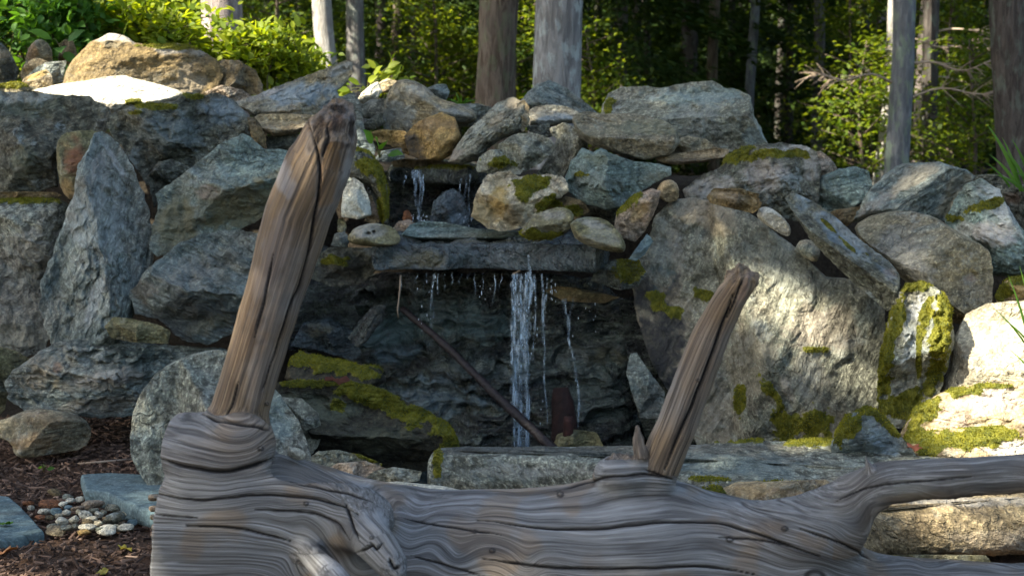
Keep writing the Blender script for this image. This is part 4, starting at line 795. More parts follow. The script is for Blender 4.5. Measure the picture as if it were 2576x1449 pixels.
    # keep the visible side dense: subdivide faces that look to the camera or up
    V, F = subdiv(V, F); V = smooth(V, F, 1)
    def vnormals(V, F):
        e = np.cross(V[F[:, 2]] - V[F[:, 0]], V[F[:, 3]] - V[F[:, 1]]); Nn = np.zeros_like(V)
        for i in range(4): np.add.at(Nn, F[:, i], e)
        return unit(Nn)
    NR = vnormals(V, F)
    # which limb, and the coordinates of the grain
    dl = []; grain = []
    for path, rads in parts[:nlimb]:
        best = np.full(len(V), 9.); g = np.zeros((len(V), 3)); s0 = 0
        for i in range(len(path) - 1):
            A, B = path[i], path[i + 1]; ab = B - A; L_ = np.linalg.norm(ab); t = np.clip(((V - A) @ ab) / (ab @ ab), 0, 1)
            r_ = rads[i] + t * (rads[i + 1] - rads[i]); o_ = V - A - t[:, None] * ab; d = np.linalg.norm(o_, axis=1) - r_
            T_ = ab / L_; a1 = unit(np.cross(T_, [0, 1., 0])); a2 = np.cross(a1, T_)
            k_ = d < best; best[k_] = d[k_]
            g[k_] = np.stack([s0 + t * L_, (o_ @ a1) / r_ * rads.mean(), (o_ @ a2) / r_ * rads.mean()], 1)[k_]; s0 += L_
        dl.append(best); grain.append(g)
    dl = np.array(dl)
    zcv = np.interp(V[:, 0], xs, zc); rzv = np.interp(V[:, 0], xs, rz); u, v = project(V)
    gt = np.stack([V[:, 0], (V[:, 1] - LY) / (rzv * .95) * .2, (V[:, 2] - zcv) / rzv * .2], 1)
    # the grain bends round the limbs and knots: a field fitted through a few fibre lines
    fib = [(1075, '420,1066 500,1072 580,1098 650,1082 684,1064'), (1105, '405,1104 480,1120 560,1136 640,1128 690,1100'), (1150, '395,1152 470,1168 560,1182 620,1174 675,1152'),
           (1165, '690,1165 760,1182 836,1216 910,1262 970,1290 1050,1296 1200,1292'), (1200, '392,1200 500,1216 600,1214 680,1204 780,1222 860,1252'), (1240, '392,1237 480,1256 560,1253 660,1241 740,1247 820,1254 880,1270 930,1292 975,1330 1030,1372 1150,1400 1330,1420'),
           (1292, '392,1292 520,1296 660,1284 760,1288 815,1308 848,1343 875,1386 905,1430'), (1322, '440,1322 580,1324 660,1335 734,1357 790,1376 830,1420 860,1460'), (1382, '392,1382 520,1386 640,1390 720,1402 745,1450'), (1432, '385,1432 560,1434 680,1446'),
           (1130, '760,1160 830,1190 950,1222 1100,1240 1300,1245 1420,1232 1540,1196 1690,1204 1800,1248 1900,1272 2000,1290'), (1190, '1100,1306 1200,1308 1290,1318 1380,1328 1450,1330 1540,1324 1640,1312 1740,1308 1830,1318 1900,1340 1980,1372 2060,1400 2150,1430'), (1160, '1000,1268 1200,1274 1400,1280 1560,1254 1700,1252 1820,1282 1960,1326 2080,1360 2150,1396 2300,1424 2576,1434'),
           (1262, '1080,1380 1212,1404 1280,1416 1360,1424 1450,1430 1540,1430 1640,1428 1740,1422 1820,1430 1900,1444 2000,1470'), (1222, '1150,1356 1350,1376 1500,1380 1700,1366 1850,1380 1980,1420'), (1140, '1960,1296 2060,1322 2130,1364 2200,1404 2330,1418 2576,1428'), (1300, '1040,1430 1200,1450 1500,1476 1900,1490 2300,1500'), (1480, '380,1490 700,1495'),
           (1065, '2150,1218 2220,1172 2300,1161 2420,1150 2576,1144'), (1090, '2110,1262 2190,1216 2300,1194 2450,1186 2576,1182'), (1118, '2100,1296 2180,1258 2300,1234 2450,1226 2576,1222')]
    Q = np.vstack([np.c_[pts(l_), np.full(len(pts(l_)), g_)] for g_, l_ in fib]); q = Q[:, :2] / 1000.
    def tps(d2): return np.where(d2 > 0, d2 * np.log(d2 + 1e-12), 0)
    K = tps(((q[:, None] - q[None]) ** 2).sum(2)) + 2e-4 * np.eye(len(q)); Pq = np.c_[np.ones(len(q)), q]
    sol = np.linalg.solve(np.block([[K, Pq], [Pq.T, np.zeros((3, 3))]]), np.r_[Q[:, 2], 0, 0, 0])
    gf = np.zeros(len(V))
    for s0 in range(0, len(V), 40000):
        X_ = np.stack([u[s0:s0 + 40000], v[s0:s0 + 40000]], 1) / 1000.; gf[s0:s0 + 40000] = tps(((X_[:, None] - q[None]) ** 2).sum(2)) @ sol[:-3] + sol[-3] + X_ @ sol[-2:]
    gt[:, 2] = -gf * px * 1.15; gt[:, 1] *= .10
    def bend(uu, vv, su, sv, amt):
        return amt * np.exp(-((u - uu) / su) ** 2 - ((v - vv) / sv) ** 2)
    gt[:, 2] += bend(2050, 1452, 40, 30, -.03) + .12 * np.abs(V[:, 1] - LY)
    gt = gt + .0022 * np.stack([noise(V * 5), noise(V * 5 + 9), noise(V * 5 + 19)], 1)
    dtr = np.sqrt(((V[:, 1] - LY) / (rzv * .95)) ** 2 + ((V[:, 2] - zcv) / rzv) ** 2) * rzv - rzv
    D = np.vstack([dtr[None] + .012, dl]); D[1] += 0.0; lab = D.argmin(0)
    lab[(lab == 3) & (u < 2095)] = 0
    lab[(lab == 1) & (v > 1030) & (dl[0] > .006)] = 0; lab[(lab == 1) & (v > 1085)] = 0; lab[(lab == 3 - 1) & (v > 1196)] = 0; lab[(lab == 6) & (v > 1155)] = 0; lab[(lab == 4) & (u < 878 + .4 * (v - 1300))] = 0; lab[(lab == 5) & (v < 1392)] = 0
    G = gt.copy()
    for i in range(nlimb):
        if i == 2: continue
        wgt = (lab == i + 1)[:, None].astype(float)
        G = G * (1 - wgt) + (grain[i] + 3.1 * (i + 1)) * wgt
    # cracks, drawn along the grain
    ck = np.zeros(len(V)); dep = np.zeros(len(V)); facing = (NR @ unit(CAM - V.mean(0)) > -.1) & (V[:, 1] < LY + .08)
    def crack(line, wpx, depth, labs=None):
        nonlocal ck, dep
        q = pts(line); sg = np.linspace(0, len(q) - 1, 12 * len(q)); base = np.arange(len(q))
        qq = np.stack([np.interp(sg, base, q[:, 0]), np.interp(sg, base, q[:, 1])], 1)
        for _ in range(4): qq[1:-1] = (qq[:-2] + qq[1:-1] * 2 + qq[2:]) / 4
        k_ = facing & (u > q[:, 0].min() - 20) & (u < q[:, 0].max() + 20) & (v > q[:, 1].min() - 20) & (v < q[:, 1].max() + 20)
        w_ = np.where(k_)[0]; X = np.stack([u[w_], v[w_]], 1) + 2.2 * np.stack([noise(V[w_] * 16), noise(V[w_] * 16 + 7)], 1)
        a = qq[:-1]; ab = qq[1:] - a; best = np.full(len(w_), 1e9); bt = np.zeros(len(w_))
        for i in range(len(a)):
            t = np.clip(((X - a[i]) @ ab[i]) / (ab[i] @ ab[i] + 1e-9), 0, 1); d = np.linalg.norm(X - a[i] - t[:, None] * ab[i], axis=1)
            k2 = d < best; best[k2] = d[k2]; bt[k2] = (i + t[k2]) / len(a)
        tp = np.clip(np.minimum(bt, 1 - bt) * 6, .3, 1) * max(wpx * 1.35, 4.2)
        f = sstep(1.0, .35, best / tp)
        ck[w_] = np.maximum(ck[w_], f); dep[w_] = np.maximum(dep[w_], depth * .8 * sstep(1.15, .1, best / tp))
    crack('400,1156 460,1172 520,1184 580,1186 640,1172 690,1152', 5.5, .016)
    crack('392,1240 450,1252 510,1258 570,1252 620,1244 680,1242 750,1250 800,1254 860,1270 900,1292', 3.6, .010)
    crack('392,1292 440,1300 500,1302', 2.4, .006)
    crack('470,1322 540,1324 620,1332 680,1346 730,1360', 3.4, .009)
    crack('1200,1308 1290,1318 1380,1328 1450,1330 1540,1324 1640,1312 1740,1308 1830,1318 1900,1340 1980,1372 2060,1400', 4.0, .011)
    crack('1212,1404 1280,1416 1360,1424 1450,1430 1540,1430 1640,1428 1740,1422 1820,1430 1900,1444', 3.6, .010)
    crack('1800,1350 1880,1354 1940,1364 1990,1378', 2.6, .007)
    crack('2010,1330 2090,1356 2150,1382 2190,1410', 3.0, .008)
    crack('730,1212 800,1226 870,1238 940,1262', 2.6, .006)
    crack('640,1282 720,1284 790,1290 850,1316 880,1360', 2.4, .006)
    crack('1400,1236 1460,1218 1540,1196 1620,1192 1690,1204', 3.6, .008)
    crack('1000,1300 1080,1316 1160,1330 1260,1346', 2.2, .005)
    crack('1030,1396 1120,1420 1220,1450', 2.2, .005)
    crack('770,300 800,380 806,420 800,500 790,560 774,650 752,730 720,800 696,880 660,980', 4.0, .011)
    crack('822,322 826,350 812,400', 3.0, .008)
    crack('688,640 664,760 640,850', 2.2, .005)
    crack('600,960 584,1020 570,1045', 3.2, .008)
    crack('1846,740 1824,800 1796,880 1768,950 1742,1020 1706,1100 1672,1180', 5.0, .014)
    crack('1870,700 1852,750 1830,800', 3.0, .008)
    crack('1626,1182 1690,1206', 3.0, .008)
    crack('896,1392 920,1380 935,1368 944,1380 966,1362', 3.6, .012)
    crack('980,1400 990,1430 1010,1420', 4.0, .012)
    crack('868,1264 880,1300 890,1330 902,1352', 4.0, .010)
    crack('2100,1262 2180,1226 2300,1212 2450,1200', 2.0, .004)
    crack('506,1036 540,1056 600,1068 650,1072 680,1084', 4.0, .010)
    for kx, ky, kr in ((1410, 1246, 9), (1194, 1338, 7), (1238, 1386, 8), (1974, 1330, 9), (1836, 1356, 10), (770, 1266, 7), (935, 1352, 6), (655, 1128, 8), (1756, 956, 5), (2050, 1452, 26), (668, 1015, 6)):
        d = np.hypot(u - kx, (v - ky) * 1.3) / kr; ring = np.abs(d - .8)
        ck = np.maximum(ck, facing * (.85 * sstep(.5, .1, ring) + .5 * sstep(.5, .1, d))); dep = dep + facing * (.004 * sstep(.5, 0, ring) - .005 * sstep(1.6, .6, d))
    # warmth and stains
    nz = fbm(V * 6, 3); warm = np.zeros(len(V))
    l1 = lab == 1
    warm = np.where(l1, .68 + .5 * nz + .5 * sstep(-.02, .05, grain[0][:, 1]) * 1, 0) if True else warm
    warm = np.where(lab == 2, .62 + .5 * nz + .45 * sstep(900, 720, v), warm)
    warm = np.where(lab == 3, .15 + .4 * nz + .5 * sstep(-.01, -.05, grain[2][:, 1]) , warm)
    warm = np.where(lab == 6, .6, warm)
    warm = np.where(lab == 0, np.clip(.55 * sstep(.1, .5, nz) + .4 * bend(560, 1130, 120, 60, 1) + .3 * bend(760, 1190, 120, 60, 1), 0, 1), warm)
    pc = np.zeros((len(V), 4)); pc[:, :3] = .3
    def stain(col, uu, vv, ru, rv, st, labs=None, ang=0):
        a = R_(ang); du, dv = u - uu, v - vv; x = du * math.cos(a) + dv * math.sin(a); y = -du * math.sin(a) + dv * math.cos(a)
        f = st * sstep(1.3, .5, np.hypot(x / ru, y / rv) - .5 * fbm(V * 22 + 3, 3)) * facing
        if labs is not None: f = f * (lab == labs)
        f = f[:, None]; pc[:, :3] = pc[:, :3] * (1 - f) + np.array(col) * f; pc[:, 3:] = np.maximum(pc[:, 3:], f)
    stain((.26, .25, .245), 715, 440, 20, 70, .8, 1, -14); stain((.34, .33, .30), 872, 420, 14, 60, .8, 1, 8)
    stain((.010, .006, .004), 800, 330, 20, 60, 1, 1, 20); stain((.014, .008, .005), 845, 366, 44, 14, 1, 1); stain((.075, .045, .03), 840, 316, 28, 30, 1, 1); stain((.02, .011, .008), 848, 326, 12, 10, .9, 1); stain((.010, .006, .004), 838, 270, 46, 12, 1, 1, 10); stain((.012, .007, .005), 884, 330, 9, 46, 1, 1); stain((.03, .02, .012), 830, 395, 34, 22, .6, 1)
    stain((.28, .15, .045), 832, 440, 30, 90, .85, 1, 12); stain((.28, .17, .07), 700, 760, 22, 120, .5, 1, 20); stain((.27, .16, .07), 655, 930, 24, 90, .55, 1, 14)
    stain((.11, .07, .06), 690, 640, 30, 140, .5, 1, 18); stain((.12, .12, .085), 650, 520, 20, 120, .5, 1, 14)
    stain((.20, .20, .14), 2290, 1226, 60, 36, .55, 3); stain((.24, .16, .06), 2300, 1250, 120, 12, .5, 3, -6)
    stain((.34, .34, .33), 940, 1310, 36, 40, .6, 4); stain((.36, .37, .38), 840, 1420, 40, 40, .6, 5, 40)
    stain((.34, .16, .06), 1875, 720, 12, 50, .6, 2, 20); stain((.10, .11, .085), 1480, 1230, 120, 10, .3)
    stain((.40, .38, .38), 430, 1415, 22, 6, .7); stain((.40, .38, .38), 470, 1480, 18, 5, .6)
    # relief along the grain
    gs = G * np.array([2.2, 34, 34]); rel = .0013 * fbm(gs, 3) + .0011 * fbm(G * np.array([4, 95, 95]), 2) + .0035 * fbm(V * 6, 3)
    tipm = sstep(.03, -.03, (tip - V) @ nrm) * (lab == 1)
    rel = rel + tipm * (.007 * fbm(V * np.array([70, 70, 30]), 3)) + (lab == 6) * .009 * fbm(V * np.array([60, 60, 14]), 3) + (lab == 2) * sstep(740, 690, v) * .012 * fbm(V * np.array([55, 55, 22]), 3)
    rel = rel * np.where(V[:, 0] < cx.min() + .004, 0.2, 1)
    V = V + NR * (rel - dep)[:, None]
    NR = vnormals(V, F)
    org = np.array([0., LY, 0.])
    root = thing('driftwood_log', 'big weathered grey driftwood log with broken upright branches lying across the foreground', 'log', org)
    names = ['trunk', 'upright_branch', 'leaning_branch', 'side_branch', 'broken_stub', 'broken_stub', 'splinter', 'thorn', 'thorn']
    names = ['trunk', 'branch', 'branch', 'branch', 'broken_stub', 'broken_stub', 'splinter', 'thorn', 'thorn']
    labs = ['thick horizontal trunk with long drying cracks', 'tall brown upright branch with a broken dark end', 'shorter leaning branch split by a crack', 'grey side branch running out to the right', 'pale jagged broken stub', 'pale round stub cut by the picture bottom', 'small upright splinter', 'thin thorn on the side branch', 'thin thorn on the upright branch']
    fl = lab[F]; flab = np.array([np.bincount(r, minlength=9).argmax() for r in fl]) if len(F) < 5 else np.sort(fl, 1)[:, 1]
    for i in range(len(names)):
        f = F[flab == i]
        if not len(f): continue
        uq, inv = np.unique(f, return_inverse=True); me = mesh_np(names[i], V[uq] - org, inv.reshape(-1, 4))
        attr(me, 'grain', 'FLOAT_VECTOR', G[uq]); attr(me, 'warm', 'FLOAT', np.clip(warm[uq], 0, 1)); attr(me, 'crack', 'FLOAT', ck[uq]); attr(me, 'paint', 'FLOAT_COLOR', pc[uq])
        me.normals_split_custom_set_from_vertices([tuple(a) for a in NR[uq]])
        link(names[i], me, M_WOOD, root, label=labs[i])
build_log()
# ------------------------------------------------------------------ trees
def bark_mat(name, A, B, C, lich=(.30, .34, .28), la=.4, vs=9.0):
    m, nt, P, out = newmat(name); L = nt.links.new
    tc = nt.nodes.new('ShaderNodeTexCoord').outputs['Object']
    a = tnoise(nt, tc, 1.0, 6, .65, (vs * 3.2, vs * 3.2, vs * .55), .8); b = tnoise(nt, tc, 3.0, 5, .6); c = tnoise(nt, tc, 14, 4, .6, (1, 1, .5))
    col = mixc(nt, mapr(nt, a, .42, .58), A, B); col = mixc(nt, mapr(nt, b, .5, .68), col, C)
    col = mixc(nt, math_(nt, 'MULTIPLY', mapr(nt, c, .52, .60), la), col, lich)
    L(col, P.inputs['Base Color']); P.inputs['Roughness'].default_value = .9; P.inputs['Specular IOR Level'].default_value = .15
    L(bump(nt, a, 1.0, .045), P.inputs['Normal']); return m
B_GREY = bark_mat('grey bark', (.10, .095, .085), (.22, .205, .185), (.15, .145, .13))
B_LICH = bark_mat('lichened bark', (.16, .155, .145), (.31, .30, .275), (.20, .185, .165), (.42, .46, .42), .7, 7)
B_PINK = bark_mat('pale pinkish bark', (.24, .19, .165), (.42, .35, .31), (.30, .25, .22), (.40, .36, .30), .4)
B_PALE = bark_mat('pale bark', (.30, .28, .24), (.50, .47, .41), (.22, .20, .17), (.42, .42, .36), .3)
B_BRN = bark_mat('brown bark', (.09, .065, .045), (.19, .15, .11), (.13, .105, .08), (.16, .19, .10), .4)
B_DARK = bark_mat('dark bark', (.055, .045, .038), (.11, .095, .08), (.08, .07, .06), (.14, .17, .13), .5)
B_BLUE = bark_mat('blue grey bark', (.13, .14, .145), (.24, .25, .25), (.17, .175, .175), (.26, .33, .22), .6)

def crown_leaves(name, cen, rad, n, size, mat, rs, parent, keep=None, clump=.5):
    p = unit(rs.normal(size=(n, 3))) * (rs.rand(n, 1) ** (1 / 2.2)); c = cen + p * rad
    nz = noise(c * clump + cen); c = c[nz > -.62]
    if keep is not None: c = c[keep(c)]
    n = len(c)
    V, F, A = leaf_quads(c, rs.normal(size=(n, 3)), rs.normal(size=(n, 3)) + np.array([0, 0, .8]), size * rs.uniform(.7, 1.3, n), size * .62, rs)
    me = mesh_np(name, V, F); attr(me, 'rnd', 'FLOAT', A); return link(name, me, mat, parent)
def trunk_mesh(path, rad, n, seed, wob=.05):
    V, F = tube(path, rad, n, wob=wob, seed=seed); return mesh_np('trunk', V, F)

# the row of tall trees to the left, out of the picture, whose crowns dapple the light
GAPS = [  # u, v, Y, radius, share of leaves taken away
    (270, 225, 7.0, .42, 1), (140, 220, 7.0, .2, 1), (400, 230, 6.95, .24, 1), (330, 55, 8.2, .2, .95), (420, 62, 8.2, .22, .95), (510, 85, 8.2, .22, .95), (590, 110, 8.1, .24, 1), (660, 130, 8.1, .26, 1), (730, 140, 8.1, .28, 1), (790, 165, 8.2, .25, 1), (680, 195, 8.0, .22, .9), (760, 205, 8.0, .2, .9), (230, 50, 8.4, .8, .75), (60, 60, 8.2, .75, .75),
    (290, 92, 7.2, .08, .95), (460, 128, 7.2, .14, .6), (930, 228, 7.35, .22, 1), (960, 190, 7.5, .2, 1), (715, 292, 6.6, .16, 1), (1040, 235, 6.9, .13, .6), (1110, 350, 6.6, .11, .75), (980, 345, 6.75, .1, .4),
    (1380, 275, 6.8, .12, .85), (1300, 258, 6.55, .09, .85), (1250, 300, 6.55, .06, .5), (1255, 505, 6.0, .10, .5), (1720, 240, 6.8, .2, .25), (90, 195, 7.0, .13, .8), (700, 200, 6.8, .12, .4), (610, 235, 7.0, .14, .6),
    (1760, 535, 5.65, .14, 1), (1690, 640, 5.6, .10, .6), (2060, 825, 5.55, .15, .9), (2120, 850, 5.55, .12, .8), (1990, 960, 5.55, .12, .25), (2300, 455, 6.0, .2, .35), (2480, 560, 5.85, .16, .45),
    (2320, 770, 5.2, .10, .95), (2370, 830, 5.2, .09, .8), (2520, 830, 5.3, .26, 1), (2620, 900, 5.3, .3, 1), (2450, 950, 5.3, .16, .95), (2480, 1010, 4.9, .22, .95), (2330, 1040, 4.9, .14, .85), (2600, 1040, 4.9, .25, 1),
    (2480, 1090, 4.7, .16, .85), (2560, 1130, 4.65, .2, 1), (2040, 1120, 4.85, .09, .95), (2080, 1085, 5.6, .09, .6), (2150, 1195, 4.4, .12, .85), (2260, 1180, 4.4, .12, .7), (2500, 1300, 4.05, .22, .85), (2380, 1330, 4.0, .16, .5), (2560, 1380, 4.0, .18, .7), (2420, 1255, 4.15, .14, .8),
    (940, 450, 6.05, .12, .6), (965, 520, 6.05, .07, .6), (1720, 490, 6.1, .07, .8), (1930, 250, 6.8, .08, .3), (950, 530, 6.05, .06, .6), (900, 500, 6.0, .07, .4), (1640, 500, 5.9, .06, .5), (2220, 540, 5.6, .12, .25),
    (560, 30, 11, .55, 1), (822, 80, 12.5, .6, 1), (900, 100, 13.2, .35, .6), (2225, 250, 13.6, .8, .97), (2225, 100, 13.6, .7, .97), (2330, 250, 15.5, .7, .9), (2420, 200, 15, 1.3, .85), (2150, 120, 17, 1.2, .85), (2420, 60, 17, 1.2, .8), (2150, 300, 15, .9, .6), (1090, 160, 15, .6, .6), (1180, 120, 15.5, .5, .5), (1950, 150, 17, .8, .4), (1350, 150, 9.6, .0, 0)]
GAPS += [(1040, 240, 6.9, 0.125, 0.72), (1200, 330, 6.6, 0.094, 0.52), (1470, 390, 6.2, 0.078, 0.37), (1560, 450, 6.1, 0.117, 0.42), (1600, 300, 6.4, 0.156, 0.37), (1800, 240, 6.8, 0.195, 0.42), (1960, 430, 6.2, 0.156, 0.47), (2300, 460, 6.0, 0.195, 0.63), (2190, 520, 6.0, 0.117, 0.52), (2330, 640, 5.7, 0.195, 0.42),
    (2490, 570, 5.9, 0.140, 0.63), (2150, 620, 5.6, 0.094, 0.47), (2050, 700, 5.6, 0.094, 0.52), (1700, 620, 5.65, 0.117, 0.63), (1840, 620, 5.6, 0.094, 0.47), (750, 240, 6.85, 0.140, 0.52), (620, 390, 6.0, 0.109, 0.31), (570, 262, 6.4, 0.078, 0.42), (480, 660, 5.8, 0.094, 0.26), (200, 870, 5.7, 0.125, 0.26),
    (860, 420, 3.25, 0.047, 0.52), (1870, 710, 3.28, 0.055, 0.63), (820, 600, 3.3, 0.039, 0.42), (1300, 1180, 4.75, 0.140, 0.31), (440, 940, 4.9, 0.094, 0.31), (1100, 240, 7.0, 0.078, 0.52), (1290, 350, 6.5, 0.062, 0.52), (90, 1080, 5.4, 0.078, 0.31)]
GAPS = [(a, b, c, (r * .9 if 8.0 <= c < 8.5 else r), s_) for a, b, c, r, s_ in GAPS]
GP = np.array([onY(np.array(float(a)), np.array(float(b)), c) for a, b, c, _, _ in GAPS]); GRD = np.array([g[3] for g in GAPS]); GSH = np.array([g[4] for g in GAPS])
def sun_keep(rs):
    def keep(c):
        k = np.ones(len(c), bool); rnd = rs.rand(len(c))
        for p, r, s_ in zip(GP, GRD, GSH):
            d = c - p; t = d @ SUN; dist = np.linalg.norm(d - t[:, None] * SUN, axis=1)
            k &= ~((dist < r + .05) & (rnd < s_) & (t > 0))
        return k
    return keep
for i, (x, y, ry_) in enumerate(((-6.9, -5.0, 2.1), (-7.4, -2.6, 2.1), (-6.8, -.3, 2.1), (-7.5, 2.0, 2.1), (-6.9, 4.4, 2.1), (-7.4, 6.8, 1.9))):
    rs = np.random.RandomState(50 + i); h = 17.5 + rs.rand()
    cand = np.linspace(y - 1.1, y + 1.1, 45); yk = GP[:, 1] + (x - GP[:, 0]) * SUN[1] / SUN[0]; zk = GP[:, 2] + (x - GP[:, 0]) * SUN[2] / SUN[0]; im = (GSH > .55) & (zk < 18)
    y = float(cand[np.argmax([np.min(np.abs(c_ - yk[im]) - .6 * GRD[im]) for c_ in cand])])
    t = thing('shade_tree', 'tall leafy tree standing left of the picture and shading the rocks', 'tree', (x, y, 0), 'tall trees shading the rocks from the left')
    zz = np.linspace(-.2, h, 16); path = np.c_[.12 * np.sin(zz * .4 + i), .1 * np.cos(zz * .5), zz]
    link('trunk', trunk_mesh(path, np.linspace(.24, .03, 16), 14, i), B_GREY, t)
    o = np.array([x, y, 0])
    kp = sun_keep(rs)
    crown_leaves('crown', np.array([0, 0, 10.8]), np.array([2.0, ry_ + .6, 6.8]), 14000, .20, M_CANOPY, rs, t, keep=lambda c: kp(c + o), clump=.9)

# trunks behind the pile:  u at top, u at base, half width, distance, bark, label
def tall_tree(lab, ut, ub, wd, Y, bark, seed, crown=True, branches=(), nseg=14, zc=9.5, vb=330):
    rs = np.random.RandomState(seed); b = onY(np.array(float(ub)), np.array(float(vb)), Y); tp = onY(np.array(float(ut)), np.array(0.), Y); dx = (tp[0] - b[0]) / (tp[2] - b[2])
    zb = float(height(b[0], Y)) - .1; h = 15.; r0 = wd * Y / FPX
    t = thing('tree', lab, 'tree', (b[0] - dx * (b[2] - zb), Y, zb))
    zz = np.r_[np.linspace(0, 4, 26), np.linspace(4.6, h, 12)]; path = np.c_[dx * np.minimum(zz, 5) + .02 * np.sin(zz * 2.1 + seed), .02 * np.cos(zz * 1.7), zz]
    rad = r0 * (1.0 + .35 * np.exp(-zz / .35)) * np.interp(zz, [0, 3, h], [1.04, .97, .2])
    link('trunk', trunk_mesh(path, rad, 20, seed, .06), bark, t)
    for (vz, sgn, ln, rise) in branches:                                             # bare lower limbs
        z0 = onY(np.array(float(ub)), np.array(float(vz)), Y)[2] - zb; acc = Acc()
        s_ = np.linspace(0, 1, 12); yk = rs.uniform(-.5, .1)
        pb = np.c_[dx * z0 + sgn * ln * s_, yk * ln * s_, z0 + rise * np.sin(s_ * 2.6) * ln + .03 * np.sin(s_ * 9 + seed)]
        acc.add(*tube(pb, np.linspace(.013, .003, 12), 6))
        for q in range(26):
            k = rs.randint(4, 12); st = pb[k]; L_ = ln * rs.uniform(.10, .3); d = unit(np.array([sgn * .8, rs.normal() * .5, rs.normal() * .45]))
            ss = np.linspace(0, 1, 5)[:, None]; acc.add(*tube(st + d * L_ * ss + np.array([0, 0, -.10]) * L_ * ss ** 2, np.linspace(.004, .0015, 5), 4))
        link('branch', acc.mesh('branch'), M_TWIG, t)
    if crown: kp = sun_keep(rs); o_ = np.array(t.location); crown_leaves('crown', np.array([dx * 5, 0, zc]), np.array([3.0, 3.0, 4.2]), 5200, .34, M_CANOPY, rs, t, keep=lambda c: kp(c + o_))
    return t
M_TWIG = simple('dead twigs', (.30, .22, .15), .85, (.42, .33, .24), 8)
tall_tree('thick pale pinkish sunlit trunk behind the bright shrubs', 560, 562, 50, 11.0, B_PINK, 1)
tall_tree('slim pale sunlit trunk left of the brown one above the slanted rock', 815, 836, 24, 12.5, B_PALE, 2)
tall_tree('slim grey-brown trunk just right of the pale sunlit one', 894, 908, 22, 13.2, B_GREY, 3)
tall_tree('thick olive-brown trunk left of the lichened trunk in the centre', 1252, 1252, 46, 10.4, B_BRN, 4)
tall_tree('thick grey trunk with pale lichen streaks in the centre', 1400, 1398, 57, 9.6, B_LICH, 5)
tall_tree('very thin dark trunk deep in the wood behind the highest boulder', 1630, 1630, 9, 21.0, B_DARK, 6, zc=10)
tall_tree('dim thick trunk deep in the wood behind the highest boulder', 1740, 1732, 21, 20.0, B_DARK, 7)
tall_tree('thin trunk with a tan lower part behind the highest boulder', 1797, 1794, 13, 18.0, B_BRN, 8)
tall_tree('thin grey trunk above the right end of the highest boulder', 1896, 1885, 12, 19.0, B_BLUE, 9)
tall_tree('dim grey trunk deep in the wood above the moss capped boulder', 2057, 2058, 13, 19.5, B_GREY, 10)
tall_tree('blue-grey trunk with green lichen patches on the right', 2268, 2262, 27, 12.0, B_BLUE, 11, branches=((206, -1, .75, .05), (150, 1, .7, -.1), (245, 1, .9, .06)))
tall_tree('thin sunlit tan trunk close behind the blue-grey trunk', 2248, 2222, 13, 13.6, B_PALE, 12, branches=((200, -1, .8, .02), (95, 1, .9, -.08)))
tall_tree('dark trunk right of the blue-grey trunk', 2348, 2332, 19, 14.0, B_DARK, 13, branches=((130, 1, 1.1, .05), (200, 1, 1.0, -.03), (90, 1, .9, .08)))
tall_tree('thin brown trunk half hidden by the dark trunk on the right', 2330, 2308, 11, 15.5, B_PINK, 14)
tall_tree('broad dark trunk at the right edge of the picture', 2540, 2560, 46, 10.0, B_DARK, 15)
tall_tree('dim brown trunk in the dark wood left of centre', 998, 992, 11, 17.0, B_BRN, 16)

for i, (u_, Y, w_, lab) in enumerate(((220, 24, 10, 'dim far trunk behind the upper left shrubs'), (720, 25, 9, 'dim far trunk between the pinkish trunk and the slim pale trunk'), (1120, 26, 9, 'dim far trunk left of the olive-brown trunk'), (1540, 27, 10, 'dim far trunk just right of the lichened trunk'), (1960, 26, 9, 'dim far trunk above the right end of the highest boulder'), (2420, 27, 9, 'dim far trunk between the dark trunk and the broad edge trunk'), (-200, 17, 16, 'tree trunk out of view beyond the upper left corner'), (2750, 18, 16, 'tree trunk out of view beyond the right edge'))):
    tall_tree(lab, u_ + 4, u_, w_, Y, B_DARK, 30 + i, zc=9.8)  # far ones added so their crowns shut sky light off the wood

# dark conifers closing the wood
def conifer_mesh(seed, h, w, n=13000, ln=.12):
    rs = np.random.RandomState(seed); acc = Acc(); V, F = tube(np.c_[np.zeros(8), np.zeros(8), np.linspace(-.2, h, 8)], np.linspace(.075, .01, 8), 8); tm = mesh_np('trunk', V, F)
    nb = 95; cs = []; ds = []
    for b in range(nb):
        z = .15 + (h - .3) * (b / nb) ** 1.0; L_ = w * (1 - (z / h) ** 1.4) * rs.uniform(.65, 1.15) + .15; a = rs.rand() * 2 * np.pi
        m_ = int(n / nb * (L_ / (w * .62))); s_ = rs.rand(m_) ** .6; dr = np.array([math.cos(a), math.sin(a), 0]); sd = np.array([-dr[1], dr[0], 0])
        c = dr * (L_ * s_)[:, None] + np.array([0, 0, 1]) * (z + .18 * L_ * s_ - .45 * L_ * s_ ** 2)[:, None] + sd * (rs.normal(size=m_) * .17 * L_ * (1.15 - s_))[:, None] + rs.normal(size=(m_, 3)) * .035
        cs.append(c); ds.append(dr + sd * rs.normal(size=(m_, 1)) * .7 + np.array([0, 0, -.28]) + rs.normal(size=(m_, 3)) * .2)
    c = np.vstack(cs); d = np.vstack(ds); m_ = len(c)
    V, F, A = leaf_quads(c, d, np.array([0, 0, 1.]) + rs.normal(size=(m_, 3)) * .3, ln * rs.uniform(.6, 1.3, m_), ln * .38, rs)
    cm = mesh_np('crown', V, F); attr(cm, 'rnd', 'FLOAT', A); return tm, cm
CON = [conifer_mesh(300 + i, hh, ww) for i, (hh, ww) in enumerate(((7.5, 2.1), (8.5, 2.4), (6.0, 1.8), (9.5, 2.5)))]
rs = np.random.RandomState(11); spots_ = []
